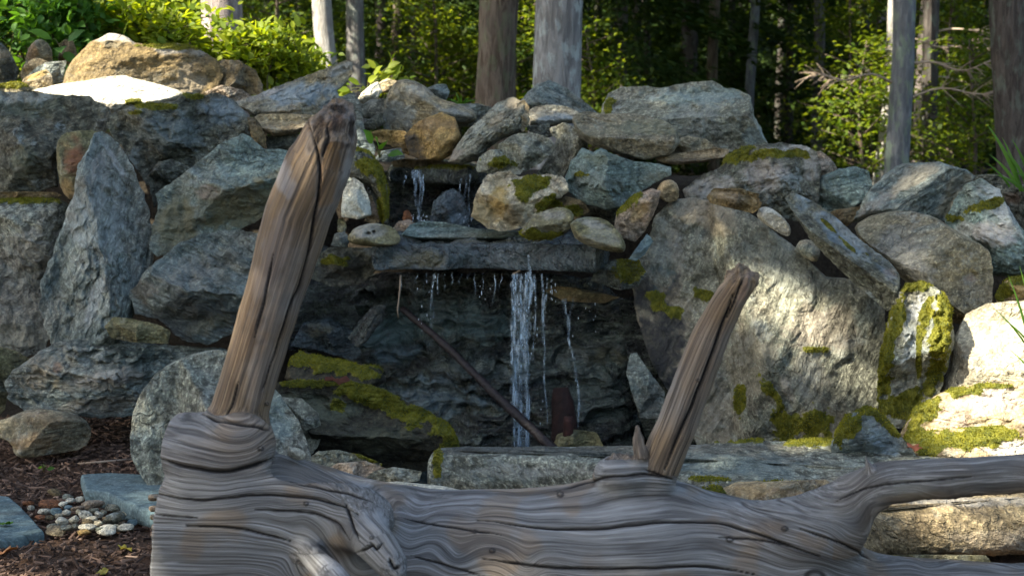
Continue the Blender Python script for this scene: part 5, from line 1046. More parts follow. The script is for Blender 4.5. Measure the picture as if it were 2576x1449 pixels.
for Yr, n, sp_ in ((16.5, 6, 1.0), (20.0, 8, 1.1), (24, 10, 1.2), (28.5, 11, 1.3), (33, 13, 1.4)):
    half = Yr * .42 + 2.0
    for q in range(n): spots_.append((-half + 2 * half * (q + .5) / n + rs.normal() * .35 * sp_, Yr + rs.normal() * .9))
first = [None] * 4
for i, (x, y) in enumerate(spots_):
    if y < 19 and -0.16 < x / y < -.10: continue
    if y < 22 and .22 < x / y < .34: continue
    k = rs.randint(4); zb = float(height(x, y)) - .1
    near = y < 22
    t = thing('conifer', 'dark green conifer in the nearer rows of the wood' if near else 'dark green conifer in the far rows of the wood', 'tree', (x, y, zb), 'dark conifers in the nearer rows' if near else 'dark conifers in the far rows')
    t.rotation_euler = (0, 0, rs.rand() * 6.28); s_ = rs.uniform(.85, 1.15); t.scale = (s_, s_, s_)
    link('trunk', CON[k][0], B_DARK, t); link('crown', CON[k][1], M_FIR, t)
# conifers added out of view behind the camera and right, to block sky light
for i, (x, y) in enumerate(((-9, -9), (-5, -10), (-1.5, -8.5), (2, -9.5), (5.5, -8), (8, -5), (8.5, -1.5), (8, 2), (8.6, 5.5), (8, 9), (9, 12.5), (-4, -7), (0, -11), (4, -11))):
    t = thing('conifer', 'unseen dark green conifer added round the clearing to block sky light', 'tree', (x, y, -.1), 'unseen dark conifers added to block sky light')
    t.rotation_euler = (0, 0, i * 1.3); s_ = 1.15 + .1 * (i % 3); t.scale = (s_, s_, s_); k = i % 4
    link('trunk', CON[k][0], B_DARK, t); link('crown', CON[k][1], M_FIR, t)
# lighter saplings among them
def sapling_mesh(seed, h, w, n):
    rs = np.random.RandomState(seed); acc = Acc(); V, F = tube(np.c_[.06 * np.sin(np.linspace(0, 4, 10)), .04 * np.cos(np.linspace(0, 5, 10)), np.linspace(-.1, h, 10)], np.linspace(.028, .006, 10), 7); acc.add(V, F)
    cs = []
    for b in range(34):
        z = h * (.12 + .86 * b / 34); a = rs.rand() * 6.28; L_ = w * rs.uniform(.5, 1.1) * (1 - .55 * z / h); e = np.array([math.cos(a) * L_, math.sin(a) * L_, .35 * L_]); st = np.array([0, 0, z])
        acc.add(*tube(st + e * np.linspace(0, 1, 5)[:, None], np.linspace(.010, .003, 5), 5))
        m_ = n // 34; s_ = rs.uniform(.25, 1.05, m_); cs.append(st + e * s_[:, None] + rs.normal(size=(m_, 3)) * .13 * np.array([1, 1, .45]))
    c = np.vstack(cs); m_ = len(c)
    V, F, A = leaf_quads(c, rs.normal(size=(m_, 3)) * np.array([1, 1, .4]), np.array([0, 0, 1.]) + rs.normal(size=(m_, 3)) * .35, .072 * rs.uniform(.6, 1.2, m_), .040, rs)
    cm = mesh_np('crown', V, F); attr(cm, 'rnd', 'FLOAT', A); return acc.mesh('trunk'), cm
SAP = [sapling_mesh(400 + i, hh, ww, n) for i, (hh, ww, n) in enumerate(((2.6, .9, 2600), (3.6, 1.1, 3800), (1.5, .8, 1700)))]
for i, (u_, Y, k, lab) in enumerate(((1085, 15.0, 0, 'leafy sapling catching light left of the olive-brown trunk'), (1160, 15.8, 2, 'low sunlit sapling at the foot of the olive-brown trunk'), (1310, 15.2, 0, 'leafy sapling between the two thick centre trunks'),
        (2130, 16.5, 1, 'tall pale sapling left of the thin sunlit tan trunk'), (2190, 19.0, 1, 'tall pale sapling deep behind the thin sunlit tan trunk'), (2300, 18.0, 1, 'tall sapling between the blue-grey trunk and the dark trunk'), (2390, 15.0, 0, 'yellow-green sapling right of the dark trunk'), (2440, 13.0, 2, 'low yellow-green bush right of the dark trunk'),
        (2480, 17.0, 1, 'tall sapling beside the broad dark trunk'), (2400, 20.0, 1, 'tall pale sapling far behind the dark trunk'), (2170, 13.5, 2, 'low green sapling left of the thin sunlit tan trunk'),         (690, 14.0, 1, 'leafy sapling right of the pinkish trunk'), (480, 13.0, 1, 'leafy sapling left of the pinkish trunk'), (330, 12.5, 1, 'tall leafy sapling behind the upper left shrubs'), (120, 12.0, 1, 'tall leafy sapling at the upper left corner'), (1480, 14.0, 2, 'low sapling right of the lichened trunk'))):
    p = onY(np.array(float(u_)), np.array(340.), Y); t = thing('sapling', lab, 'sapling', (p[0], Y, float(height(p[0], Y)) - .03))
    t.rotation_euler = (0, 0, i * 1.7); link('trunk', SAP[k][0], B_BRN, t); link('crown', SAP[k][1], M_DECID, t)
# the far wood that closes the view
def far_wood():
    rs = np.random.RandomState(21); n = 60000; c = np.stack([rs.uniform(-26, 26, n), rs.uniform(36, 44, n), rs.uniform(0, 11, n)], 1); c[:, 2] += height(c[:, 0], c[:, 1]) * .6
    c = c[noise(c * .35) > -.45]; n = len(c)
    V, F, A = leaf_quads(c, rs.normal(size=(n, 3)) + np.array([0, 0, -.3]), rs.normal(size=(n, 3)) + np.array([0, -.5, .5]), .38, .22, rs)
    me = mesh_np('far_wood', V, F); attr(me, 'rnd', 'FLOAT', A); link('far_wood', me, M_FIR, kind='stuff', label='far off dark green wood closing the view')
far_wood()
# ------------------------------------------------------------------ shrubs and small plants
LEAF6 = None
def shrub(name, lab, u_, vt, vb, Y, half, n, mat, seed, size=.060, stems=8, big=60):
    rs = np.random.RandomState(seed); b = onY(np.array(float(u_)), np.array(float(vb)), Y); tp = onY(np.array(float(u_)), np.array(float(vt)), Y); hw = half * Y / FPX; H = tp[2] - b[2]
    t = thing(name, lab, 'shrub', b); acc = Acc(); C_ = []; D_ = []
    for k in range(stems):
        a = rs.rand() * 6.28; e = np.array([math.cos(a) * hw * rs.uniform(.2, 1), math.sin(a) * hw * .6 * rs.rand(), H * rs.uniform(.6, 1.0)]); s_ = np.linspace(0, 1, 9)[:, None]
        pth = np.array([e[0] * .2, e[1] * .2, -.15]) * (1 - s_) + e * s_ + np.array([.04, .03, 0]) * np.sin(s_ * 5 + k); acc.add(*tube(pth, np.linspace(.009, .002, 9), 5))
        for q in range(4):
            st = pth[rs.randint(3, 9)]; d = unit(np.array([rs.normal(), rs.normal() * .7, .25])) * hw * rs.uniform(.35, .8); pb = st + d * np.linspace(0, 1, 5)[:, None]; acc.add(*tube(pb, np.linspace(.004, .0015, 5), 4))
            m_ = max(3, n // (stems * 4)); s2 = rs.uniform(.1, 1.05, (m_, 1)); C_.append(st + d * s2 + rs.normal(size=(m_, 3)) * .045); D_.append(d + rs.normal(size=(m_, 3)) * hw * .5)
    link('stem', acc.mesh('stem'), M_STEM, t)
    c = np.vstack(C_); d = np.vstack(D_); m_ = len(c); order = rs.permutation(m_)
    nn = np.array([-.25, -.35, 1.]) + rs.normal(size=(m_, 3)) * .4
    k = order[big:]; V, F, A = leaf6(c[k], d[k], nn[k], size * rs.uniform(.6, 1.15, len(k)), rs)
    me = mesh_np('foliage', V, F); attr(me, 'rnd', 'FLOAT', A); link('foliage', me, mat, t, kind='stuff')
    lm = []
    for q in range(6):
        V, F, A = leaf6(np.zeros((1, 3)), np.array([[1., 0, 0]]), np.array([[0, 0, 1.]]), np.array([size * (1 + .1 * q)]), rs); me = mesh_np('leaf', V, F); attr(me, 'rnd', 'FLOAT', A); lm.append(me)
    for q in order[:big]:
        o = link('leaf', lm[rs.randint(6)], mat, t); D = Vector(unit(d[q])); Nn = Vector(unit(nn[q])); Yx = Nn.cross(D).normalized(); Zx = D.cross(Yx)
        from mathutils import Matrix
        o.matrix_local = Matrix((( D.x, Yx.x, Zx.x, c[q][0]), (D.y, Yx.y, Zx.y, c[q][1]), (D.z, Yx.z, Zx.z, c[q][2]), (0, 0, 0, 1)))
    return t
def leaf6(c, d, nrm, ln, rs):
    d = unit(d); s = unit(np.cross(d, nrm)); nn = np.cross(s, d); ln = np.broadcast_to(ln, (len(c),))[:, None]
    prof = ((0, 0, 0), (.22, .23, .05), (.55, .27, .06), (.82, .13, .01), (1.0, 0, -.10), (.82, -.13, .01), (.55, -.27, .06), (.22, -.23, .05), (.5, 0, -.02))
    V = np.stack([c + ln * (d * a + s * b + nn * z) for a, b, z in prof], 1).reshape(-1, 3); b = np.arange(len(c))[:, None] * 9
    F = [np.vstack([b + np.array(q) for q in ([0, 1, 2, 8], [8, 2, 3, 4], [0, 8, 6, 7], [8, 4, 5, 6])])]
    return V, F, np.repeat(rs.rand(len(c)), 9)
M_STEM = simple('plant stems', (.12, .09, .04), .8, (.10, .13, .04), 30)
shrub('leafy_shrub', 'bright yellow-green sunlit shrub above the long humped boulder', 440, 40, 150, 8.0, 140, 1200, M_SHRUB, 61)
shrub('leafy_shrub', 'bright yellow-green sunlit shrub spilling below the pinkish trunk', 590, 100, 190, 8.0, 130, 1200, M_SHRUB, 62)
shrub('leafy_shrub', 'bright yellow-green shrub with a raised leafy shoot left of the pale trunk', 710, 70, 225, 7.9, 125, 1250, M_SHRUB, 63)
shrub('leafy_shrub', 'small bright shrub at the left foot of the slim pale trunk', 790, 125, 225, 8.2, 65, 340, M_SHRUB, 64, big=30)
shrub('dark_shrub', 'green shrub with small leaves at the upper left corner', 40, -50, 130, 8.0, 130, 1200, M_SHRUBD, 65, size=.055)
shrub('leafy_shrub', 'green shrub with drooping leaves above the brown rocks at upper left', 170, -10, 140, 7.8, 130, 1000, M_SHRUBD, 66, size=.07)
shrub('leafy_shrub', 'mixed green shrub left of the yellow-green sunlit ones', 290, 0, 130, 8.1, 130, 900, M_SHRUB, 67, size=.07)
shrub('dark_shrub', 'shaded green shrub along the top of the left corner behind the others', 160, -60, 90, 9.2, 220, 700, M_SHRUBD, 68)
shrub('leafy_shrub', 'small sunlit shrub behind the humped rock', 1000, 200, 240, 7.7, 60, 120, M_SHRUB, 69, size=.05, big=20)
def sprig(name, lab, u_, v_, Y, leaves_, mat, size):
    b = onY(np.array(float(u_)), np.array(float(v_)), Y); t = thing(name, lab, 'plant', b); acc = Acc(); rs = np.random.RandomState(int(u_)); L_ = []
    for du, dv, s_ in leaves_:
        e = onY(np.array(float(u_ + du)), np.array(float(v_ + dv)), Y - .03) - b; ss = np.linspace(0, 1, 5)[:, None]; acc.add(*tube(e * ss + np.array([0, 0, .02]) * np.sin(ss * 3.1), np.linspace(.003, .0012, 5), 5)); L_.append((e, s_))
    link('stem', acc.mesh('stem'), M_STEM, t)
    for e, s_ in L_:
        V, F, A = leaf6(e[None], (unit(e) + rs.normal(size=3) * .35)[None] * np.array([1, .6, .35]), np.array([[.15, -.75, .6]]) + rs.normal(size=(1, 3)) * .2, np.array([size * s_]), rs); me = mesh_np('leaf', V, F); attr(me, 'rnd', 'FLOAT', A); link('leaf', me, mat, t)
sprig('sprig', 'yellow-green sprig with round leaves above the sunlit pale stone', 925, 236, 7.4, ((-60, 4, 1), (-45, -10, 1), (-20, -22, 1.1), (0, -30, .9), (15, -45, 1), (40, -52, 1.2), (30, -35, 1), (62, -48, 1), (75, -35, 1.1), (-35, 0, 1.1), (20, -62, .9), (50, -66, 1)), M_SHRUB, .075)
sprig('seedling', 'bright green three leaved seedling beside the ochre stone', 955, 398, 6.55, ((-18, -36, 1.2), (6, -22, 1.4), (20, -8, 1.2), (-4, -30, 1)), M_GRASS, .075)
sprig('seedling', 'small dark green leaves under the upper left shrub', 150, 120, 7.4, ((-20, -20, 1.4), (0, 0, 1.4), (20, -15, 1.2), (10, 12, 1.1)), M_SHRUBD, .09)
sprig('seedling', 'tiny green seedling in the mulch at lower left', 110, 1186, 5.25, ((-8, -8, 1), (8, -6, 1), (0, -12, .8)), M_GRASS, .03)
def grass(lab, u_, v_, Y, blades, seed):
    b = onY(np.array(float(u_)), np.array(float(v_)), Y); t = thing('grass_clump', lab, 'grass', b); rs = np.random.RandomState(seed)
    for bu, bv, tu, tv, wd in blades:
        a = onY(np.array(float(bu)), np.array(float(bv)), Y) - b; e = onY(np.array(float(tu)), np.array(float(tv)), Y - .06 * rs.rand()) - b; s_ = np.linspace(0, 1, 10)[:, None]
        mid = (a + e) / 2 + np.array([0, -.03, .10 * np.linalg.norm(e - a)]); p = a * (1 - s_) ** 2 + 2 * mid * s_ * (1 - s_) + e * s_ ** 2; d = unit(np.gradient(p, axis=0)); sd = unit(np.cross(d, np.array([0.2, -1., .1]))); W = (wd * Y / FPX / 2) * (1 - s_ ** 2.2) + .0004
        nn = np.cross(sd, d); V = np.vstack([p - sd * W, p + nn * W * .5, p + sd * W]); i = np.arange(9); F = np.vstack([np.stack([i, i + 1, i + 11, i + 10], 1), np.stack([i + 10, i + 11, i + 21, i + 20], 1)])
        me = mesh_np('blade', V, F); attr(me, 'rnd', 'FLOAT', np.full(len(V), rs.rand())); link('blade', me, M_GRASS, t)
grass('tall green grass blades rising behind the dark rock at the right edge', 2560, 470, 6.2, ((2570, 480, 2480, 310, 12), (2560, 470, 2490, 390, 9), (2590, 480, 2530, 380, 11), (2575, 480, 2505, 440, 8), (2600, 480, 2545, 350, 10), (2565, 470, 2520, 345, 9), (2610, 480, 2550, 430, 9), (2590, 470, 2576, 330, 10), (2540, 470, 2480, 410, 6)), 5)
grass('thin green grass blades in front of the cream boulder at the right edge', 2600, 930, 5.1, ((2610, 960, 2536, 692, 9), (2600, 900, 2500, 776, 5), (2620, 960, 2565, 670, 9), (2600, 880, 2520, 800, 5), (2610, 960, 2540, 880, 5), (2620, 960, 2576, 700, 8)), 6)
grass('small green grass tuft left of the olive-brown trunk foot', 1160, 256, 7.3, ((1155, 262, 1128, 250, 5), (1158, 262, 1146, 232, 5), (1160, 262, 1160, 238, 5), (1164, 262, 1182, 246, 5), (1162, 262, 1200, 252, 4)), 7)
# fallen leaves
def fallen(lab, P0, size, mat, seed, lobes=5):
    rs = np.random.RandomState(seed); a = np.linspace(0, 2 * np.pi, 30, endpoint=False); r = size * (.55 + .45 * np.abs(np.cos(a * lobes / 2))) * rs.uniform(.85, 1.1, 30)
    V = np.c_[np.cos(a) * r, np.sin(a) * r * .75, .35 * size * np.abs(np.sin(a * 2 + seed)) * r / size]; V = np.vstack([V, [0, 0, .004], V * np.array([1, 1, 1]) + np.array([0, 0, .0012]), [0, 0, .0055]])
    i = np.arange(30); F = np.vstack([np.stack([np.full(30, 30), (i + 1) % 30, i], 1), np.stack([np.full(30, 61), 31 + i, 31 + (i + 1) % 30], 1)])
    o = link('fallen_leaf', mesh_np('fallen_leaf', V, F), mat); o.location = P0; o.rotation_euler = (.25, .1, seed); attr(o.data, 'rnd', 'FLOAT', rs.rand(len(V))); o['label'] = lab; o['category'] = 'leaf'
fallen('curled red-brown dead leaf on the moss of the big dark boulder', onY(np.array(848.), np.array(962.), 5.2), .06, M_DRY, 1)
fallen('yellow-green leaf lying on the mulch left of the log end', onZ(np.array(314.), np.array(1382.), .02), .035, M_YEL, 2)
fallen('small green leaf on the slate flagstone at the left edge', onZ(np.array(12.), np.array(1320.), .045), .03, M_GRASS, 3)
fallen('orange dead leaf on the mulch at the lower left edge', onZ(np.array(8.), np.array(1392.), .02), .045, leaf_mat('orange leaf', (.30, .14, .05), (.36, .18, .07), .2), 4)
fallen('small yellow leaf on the mulch near the bottom edge', onZ(np.array(258.), np.array(1442.), .02), .028, M_YEL, 5)
fallen('small dry red leaf in the moss beside the triangular stone', onY(np.array(2300.), np.array(1128.), 4.6), .03, M_DRY, 6)

# pebbles in the small heap between the flagstones: crop position, size, look
PEB = [(1000, 490, 110, 62, 'white', 'chalky white pebble at the top of the small heap'), (870, 508, 120, 56, 'white', ''), (790, 552, 110, 56, 'white', ''), (862, 598, 110, 56, 'slate', ''), (1150, 572, 270, 120, 'pink', 'largest pebble of the heap, tan and pinkish'), (1250, 500, 160, 62, 'white', 'flat white pebble behind the large tan one'), (1385, 572, 110, 56, 'gray', ''),
       (1450, 612, 250, 100, 'gray', 'big dark grey pebble at the right of the heap'), (1425, 735, 270, 125, 'dark', 'darkest big pebble at the right of the heap'), (700, 645, 140, 84, 'slate', 'teal blue pebble at the left of the heap'), (830, 655, 110, 62, 'white', ''), (735, 702, 110, 52, 'pale', ''), (770, 765, 150, 96, 'white', 'bright white pebble at the left front of the heap'), (920, 742, 140, 90, 'white', ''), (1060, 692, 165, 84, 'white', ''),
       (1140, 738, 140, 76, 'white', ''), (1240, 682, 104, 74, 'white', ''), (1560, 682, 120, 60, 'pale', ''), (1620, 735, 110, 62, 'teal', ''), (1662, 782, 130, 76, 'slate', 'teal blue pebble at the right corner of the heap'), (1230, 792, 120, 70, 'pale', ''), (670, 838, 150, 80, 'granite', 'greenish white pebble at the left front corner of the heap'), (842, 852, 170, 76, 'gray', ''), (1100, 842, 200, 78, 'white', ''), (1260, 872, 120, 68, 'gray', ''),
       (1340, 882, 220, 84, 'white', 'long white pebble at the front of the heap'), (1450, 835, 130, 60, 'gray', ''), (1572, 850, 200, 78, 'white', 'white pebble at the right front of the heap'), (1520, 785, 90, 66, 'pink', ''), (1042, 905, 165, 72, 'gold', 'golden yellow pebble at the front of the heap'), (600, 552, 270, 70, 'orange', 'flat brick red stone behind the heap'), (340, 545, 140, 54, 'orange', 'small brick red stone by the left flagstone'), (500, 722, 130, 56, 'orange', 'small orange red pebble left of the heap'),
       (618, 725, 110, 62, 'brown', ''), (1090, 775, 150, 52, 'brown', ''), (965, 602, 150, 64, 'pink', ''), (555, 642, 150, 70, 'white', ''), (700, 905, 250, 50, 'tan', 'flat tan pebble sunk in the mulch before the heap'), (842, 458, 140, 50, 'gray', ''), (680, 412, 160, 54, 'brown', 'grey-brown pebble alone in the mulch behind the heap'), (1330, 740, 90, 50, 'brown', ''), (1000, 650, 90, 50, 'pale', ''), (1180, 640, 120, 50, 'gray', ''), (380, 605, 90, 40, 'white', 'small white pebble by the left flagstone'), (940, 830, 90, 50, 'dark', ''), (1300, 660, 80, 50, 'gray', '')]
def ico(n1, n2):
    th = np.linspace(0, np.pi, n1); ph = np.linspace(0, 2 * np.pi, n2, endpoint=False); V = [[0, 0, 1]] + [[math.sin(t) * math.cos(p), math.sin(t) * math.sin(p), math.cos(t)] for t in th[1:-1] for p in ph] + [[0, 0, -1]]; V = np.array(V, float)
    j = np.arange(n2); k = (j + 1) % n2; Q = np.vstack([np.stack([1 + r * n2 + j, 1 + (r + 1) * n2 + j, 1 + (r + 1) * n2 + k, 1 + r * n2 + k], 1) for r in range(n1 - 3)])
    l = len(V) - 1; T = np.vstack([np.stack([np.zeros(n2, int), 1 + j, 1 + k], 1), np.stack([np.full(n2, l), 1 + (n1 - 3) * n2 + k, 1 + (n1 - 3) * n2 + j], 1)]); return V, [Q, T]
SPH = ico(14, 22)
def pebble(name, lab, cat, P0, r, mat, seed, group=None, paint=None):
    rs = np.random.RandomState(seed); V = SPH[0].copy(); V = V / (np.abs(V) ** 2.6).sum(1)[:, None] ** (1 / 2.6)
    for _ in range(5):
        n = unit(rs.normal(size=3)); d = V @ n; lim = rs.uniform(.6, .95); V = V - np.maximum(d - lim, 0)[:, None] * n * .85
    V = V * (1 + .10 * fbm(V * 1.2 + seed, 3) + .03 * fbm(V * 4 + seed, 2))[:, None]; ang = rs.normal() * .4; c, s = math.cos(ang), math.sin(ang)
    V = V @ np.array([[c, -s, 0], [s, c, 0], [0, 0, 1]]).T * r
    me = mesh_np(name, V, SPH[1]); attr(me, 'tc', 'FLOAT_VECTOR', V * 1.6 + rs.rand(3) * 30); attr(me, 'moss', 'FLOAT', np.zeros(len(V))); attr(me, 'paint', 'FLOAT_COLOR', np.zeros((len(V), 4)))
    o = link(name, me, MAT[mat]); o.location = P0; o.rotation_euler = (rs.normal() * .15, rs.normal() * .15, 0); o['label'] = lab; o['category'] = cat
    if group: o['group'] = group
    return o
GENERIC = dict(pale='pale cream pebble within the small heap', white='small white pebble within the small heap', gray='small grey pebble within the small heap', slate='small slate blue pebble within the small heap', tan='small tan pebble within the small heap', teal='small teal pebble within the small heap', granite='small speckled pebble within the small heap', pink='small mauve pebble within the small heap', brown='small brown pebble within the small heap', dark='small black pebble within the small heap')
for i, (cx_, cy_, w_, h_, mt, lab) in enumerate(PEB):
    u_, v_ = cx_ * .1997, cy_ * .1997 + 1159.2; wv, hv = w_ * .1997, h_ * .1997
    heap = .035 * math.exp(-(((u_ - 220) / 70) ** 2) - ((v_ - 1300) / 30) ** 2); g = onZ(np.array(u_), np.array(v_ + hv * .35),   .016 + heap); rx = 1.12 * wv / 2 * g[1] / FPX; rz_ = max(hv / 2 * g[1] / FPX * 1.05, .009)
    pebble('pebble', lab or GENERIC[mt], 'pebble', (g[0], g[1] + rx * .3, g[2] + rz_ * .75), np.array([rx, rx * .8, rz_]), mt, 700 + i, 'pebbles in the small heap between the flagstones')
for i, (u_, v_, s_, lab) in enumerate(((381, 1252, 11, 'uppermost of the pinkish stones behind the cut log end'), (380, 1278, 9, 'second pinkish stone down behind the cut log end'), (382, 1300, 8, 'third pinkish stone down behind the cut log end'), (384, 1325, 8, 'lowest pinkish stone behind the cut log end'))):
    P0 = onY(np.array(float(u_ + 6)), np.array(float(v_)), 3.72 + .05 * i); r = s_ * 3.7 / FPX; 
    pebble('pebble', lab, 'pebble', P0, np.array([r * 1.3, r * 1.2, r]), 'pink', 800 + i, 'pinkish stones behind the cut log end')
P0 = onY(np.array(746.), np.array(1141.), 3.38); r = 24 * 3.38 / FPX
pebble('pebble', 'white pebble resting on the log right of the upright branch', 'pebble', P0, np.array([r, r * .8, r * .62]), 'white', 820)

# ------------------------------------------------------------------ wood and rust at the falls
def stick(name, lab, cat, path, rad, mat, seed, wob=.25):
    V, F = tube(np.array(path), rad, 12, wob=wob, seed=seed); o = link(name, mesh_np(name, V, F), mat); o['label'] = lab; o['category'] = cat; return o
def ip(u_, v_, Y): return onY(np.array(float(u_)), np.array(float(v_)), Y)
s_ = np.linspace(0, 1, 30); Pa = ip(1012, 780, 6.05); Pb = ip(1392, 1128, 5.45)
stick('dead_stick', 'straight dark purplish dead stick leaning across the wet rock face', 'stick', Pa + (Pb - Pa) * s_[:, None] + np.c_[.006 * np.sin(s_ * 7), 0 * s_, .012 * np.sin(s_ * 3.1 + .4)], np.linspace(.015, .019, 30), simple('dark wet wood', (.006, .005, .005), .5, (.020, .014, .013), 60, .01, (1, 1, 1), .3), 4)
M_RUST = simple('rusty iron', (.022, .010, .008), .8, (.055, .020, .015), 40, .006)
stick('rusty_pipe', 'rusty red-brown pipe standing in the pool right of the fall', 'pipe', [ip(1428, 1165, 5.72), ip(1428, 1120, 5.72), ip(1430, 1060, 5.72), ip(1430, 1048, 5.72)], np.array([.0215, .0215, .0215, .019]), M_RUST, 5, .05)
stick('rotten_stump', 'dark red rotten stump behind the rusty pipe', 'stump', [ip(1418, 1160, 5.95), ip(1418, 1090, 5.95), ip(1414, 1010, 5.97), ip(1412, 975, 5.98)], np.array([.048, .050, .044, .034]), simple('rotten wood', (.012, .007, .006), .8, (.030, .013, .010), 25, .02), 6, .6)
stick('twig', 'thin twig hanging from the left end of the wide fall ledge', 'twig', [ip(1008, 692, 5.98), ip(1006, 730, 5.98), ip(1000, 780, 6.0), ip(1002, 800, 6.02)], np.array([.004, .0035, .003, .002]), M_TWIG, 7, .1)
stick('twig', 'pale curved twig stuck on the face of the wide fall ledge', 'twig', [ip(1290, 690, 5.98), ip(1330, 668, 5.97), ip(1380, 652, 5.96), ip(1405, 640, 5.97)], np.array([.003, .0035, .003, .002]), M_TWIG, 8, .1)
stick('twig', 'thin pale twig lying on the mulch below the rounded rock', 'twig', [onZ(np.array(195.), np.array(1166.), .012), onZ(np.array(250.), np.array(1162.), .02), onZ(np.array(345.), np.array(1153.), .012)], np.array([.004, .0045, .003]), M_TWIG, 9, .1)

# ------------------------------------------------------------------ falling water
def water_mat():
    m, nt, P, out = newmat('falling water'); L = nt.links.new
    st = getattr_(nt, 'tc'); a = tnoise(nt, st, 1.0, 4, .6, (90, 90, 9), .4); b = tnoise(nt, st, 1.0, 3, .6, (220, 220, 40))
    P.inputs['Base Color'].default_value = (.55, .66, .72, 1); P.inputs['Roughness'].default_value = .12; P.inputs['Specular IOR Level'].default_value = .8
    tr = nt.nodes.new('ShaderNodeBsdfTransparent'); tr.inputs[0].default_value = (.93, .97, 1, 1)
    mx = nt.nodes.new('ShaderNodeMixShader'); L(math_(nt, 'ADD', mapr(nt, a, .50, .68, .02, .6), mapr(nt, b, .60, .72, 0, .22)), mx.inputs[0]); L(tr.outputs[0], mx.inputs[1]); L(P.outputs[0], mx.inputs[2]); L(mx.outputs[0], out.inputs[0])
    L(bump(nt, a, .6, .01), P.inputs['Normal']); return m
M_WATER = water_mat()
def strand(t, u0, v0, u1, v1, Y, w0, w1, seed, flat=.35, arc=.05):
    w0, w1 = w0 * .8, w1 * .8
    n = max(10, int(abs(v1 - v0) / 9)); s_ = np.linspace(0, 1, n); uu = u0 + (u1 - u0) * s_ + 2.5 * np.sin(s_ * 6 + seed); vv = v0 + (v1 - v0) * s_; p = onY(uu, vv, Y); p[:, 1] -= arc * np.minimum(s_ * 2.2, 1) ** .6
    rs = np.random.RandomState(seed); rad = np.interp(s_, [0, 1], [w0, w1]) / 2 * Y / FPX * (1 + .35 * noise(np.c_[s_ * 9, s_ * 0 + seed * 1.7, s_ * 0]) + .2 * noise(np.c_[s_ * 30, s_ * 0 + seed, s_ * 0]))
    V, F = tube(p, np.maximum(rad, .0008), 12, wob=.35, seed=seed, flat=flat); me = mesh_np('strand', V, F); attr(me, 'tc', 'FLOAT_VECTOR', V + seed); return link('strand', me, M_WATER, t)
def drops(t, regions, seed, Y):
    rs = np.random.RandomState(seed); Vs, Fs = ico(6, 7); acc = Acc()
    for u0, u1, v0, v1, n in regions:
        for q in range(n):
            p = onY(np.array(rs.uniform(u0, u1)), np.array(rs.uniform(v0, v1)), Y + rs.normal() * .03); r = rs.uniform(.0008, .0022); acc.add(Vs * np.array([r, r, r * rs.uniform(1.5, 5)]) + p, Fs)
    me = acc.mesh('droplets'); attr(me, 'tc', 'FLOAT_VECTOR', np.vstack(acc.V)); link('droplets', me, M_DROP, t, kind='stuff')
M_DROP = simple('water drops', (.62, .72, .78), .1, spec=.9)
t = thing('waterfall', 'main white strands of water falling from the wide ledge', 'waterfall', ip(1310, 690, 6.0))
inv = -np.array(t.location)
def rel(o): o.location = Vector(inv)
Yw = 5.93
for i, a in enumerate(((1312, 688, 1310, 1128, 66, 52, .10), (1292, 690, 1296, 1128, 15, 15, .3), (1326, 684, 1326, 1120, 10, 10, .4), (1332, 642, 1334, 760, 8, 14, .5), (1346, 690, 1342, 900, 9, 6, .4), (1308, 720, 1312, 1120, 6, 10, .5))):
    rel(strand(t, a[0], a[1], a[2], a[3], Yw, a[4], a[5], 900 + i, a[6]))
drops(t, ((1275, 1375, 700, 1100, 45), (1040, 1105, 690, 840, 16), (1190, 1250, 690, 760, 8)), 31, 5.95); rel([c for c in t.children if c.name.startswith('droplets')][0])
t = thing('water_trickle', 'thin beaded trickle just right of the main fall', 'waterfall', ip(1375, 690, 6.0)); inv = -np.array(t.location)
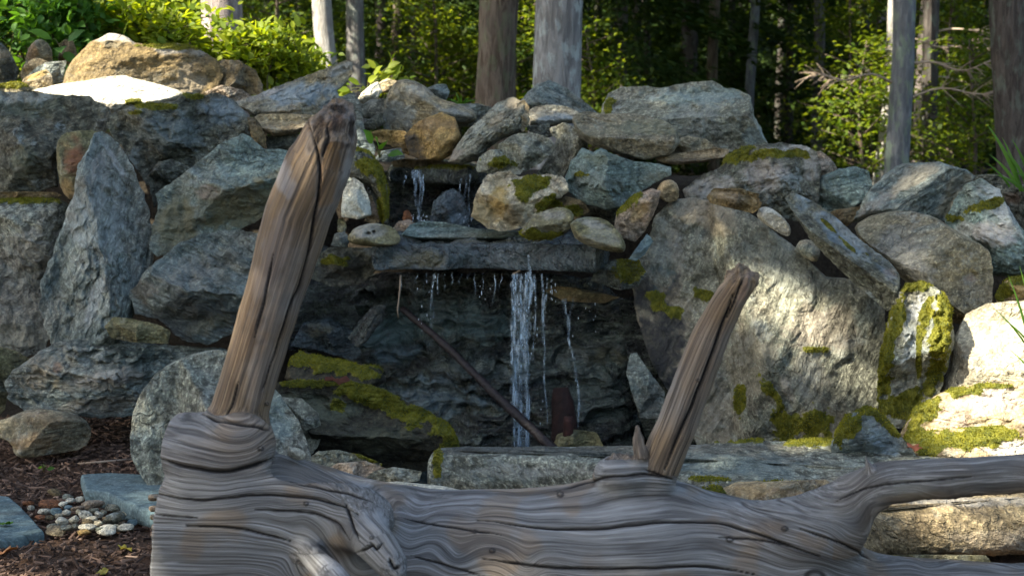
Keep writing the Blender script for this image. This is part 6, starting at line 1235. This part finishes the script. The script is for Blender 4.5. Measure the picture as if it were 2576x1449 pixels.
for i, a in enumerate(((1362, 690, 1368, 860, 8, 10, .5), (1374, 700, 1370, 850, 5, 4, .5), (1368, 860, 1374, 1060, 5, 4, .5))): rel(strand(t, a[0], a[1], a[2], a[3], Yw, a[4], a[5], 930 + i, a[6]))
t = thing('water_trickle', 'slender trickle running off the narrow brown ledge', 'waterfall', ip(1430, 750, 6.0)); inv = -np.array(t.location)
for i, a in enumerate(((1420, 752, 1432, 850, 16, 7, .4), (1432, 850, 1452, 960, 7, 8, .5), (1452, 955, 1456, 1100, 7, 6, .5), (1440, 750, 1434, 800, 5, 4, .5))): rel(strand(t, a[0], a[1], a[2], a[3], 5.98, a[4], a[5], 940 + i, a[6], arc=.02))
drops(t, ((1440, 1500, 760, 850, 8), (1380, 1400, 700, 760, 14)), 33, 5.98); rel([c for c in t.children if c.name.startswith('droplets')][0])
t = thing('water_trickle', 'broken dripping threads under the left half of the wide ledge', 'waterfall', ip(1080, 690, 6.0)); inv = -np.array(t.location)
for i, (u_, v1_, w_) in enumerate(((1070, 750, 4), (1092, 800, 4.5), (1104, 740, 3), (1196, 760, 4), (1246, 760, 3.5), (1008, 790, 3), (1160, 716, 2.5), (1088, 880, 3), (1120, 730, 2.5), (1140, 716, 2.5), (1216, 742, 3), (1262, 724, 2.5), (1050, 712, 2.5), (1180, 708, 2))): rel(strand(t, u_, 688, u_ - 4, v1_, 5.96, w_, w_ * .6, 950 + i, .6, arc=.01))
t = thing('waterfall', 'small white upper fall spilling from the narrow ledge', 'waterfall', ip(1050, 440, 6.5)); inv = -np.array(t.location)
for i, a in enumerate(((1046, 430, 1052, 560, 12, 9, .5), (1040, 428, 1046, 480, 8, 8, .5), (1060, 430, 1056, 520, 10, 6, .5), (1066, 440, 1060, 540, 6, 4, .5), (1020, 440, 1018, 470, 4, 3, .5), (1172, 440, 1168, 560, 7, 6, .4), (1182, 436, 1180, 565, 5, 5, .4), (1160, 450, 1158, 540, 4, 3, .5))): rel(strand(t, a[0], a[1], a[2], a[3], 6.52, a[4], a[5], 970 + i, a[6], arc=.03))
drops(t, ((1030, 1075, 540, 575, 40), (1150, 1190, 540, 575, 30)), 34, 6.45); rel([c for c in t.children if c.name.startswith('droplets')][0])
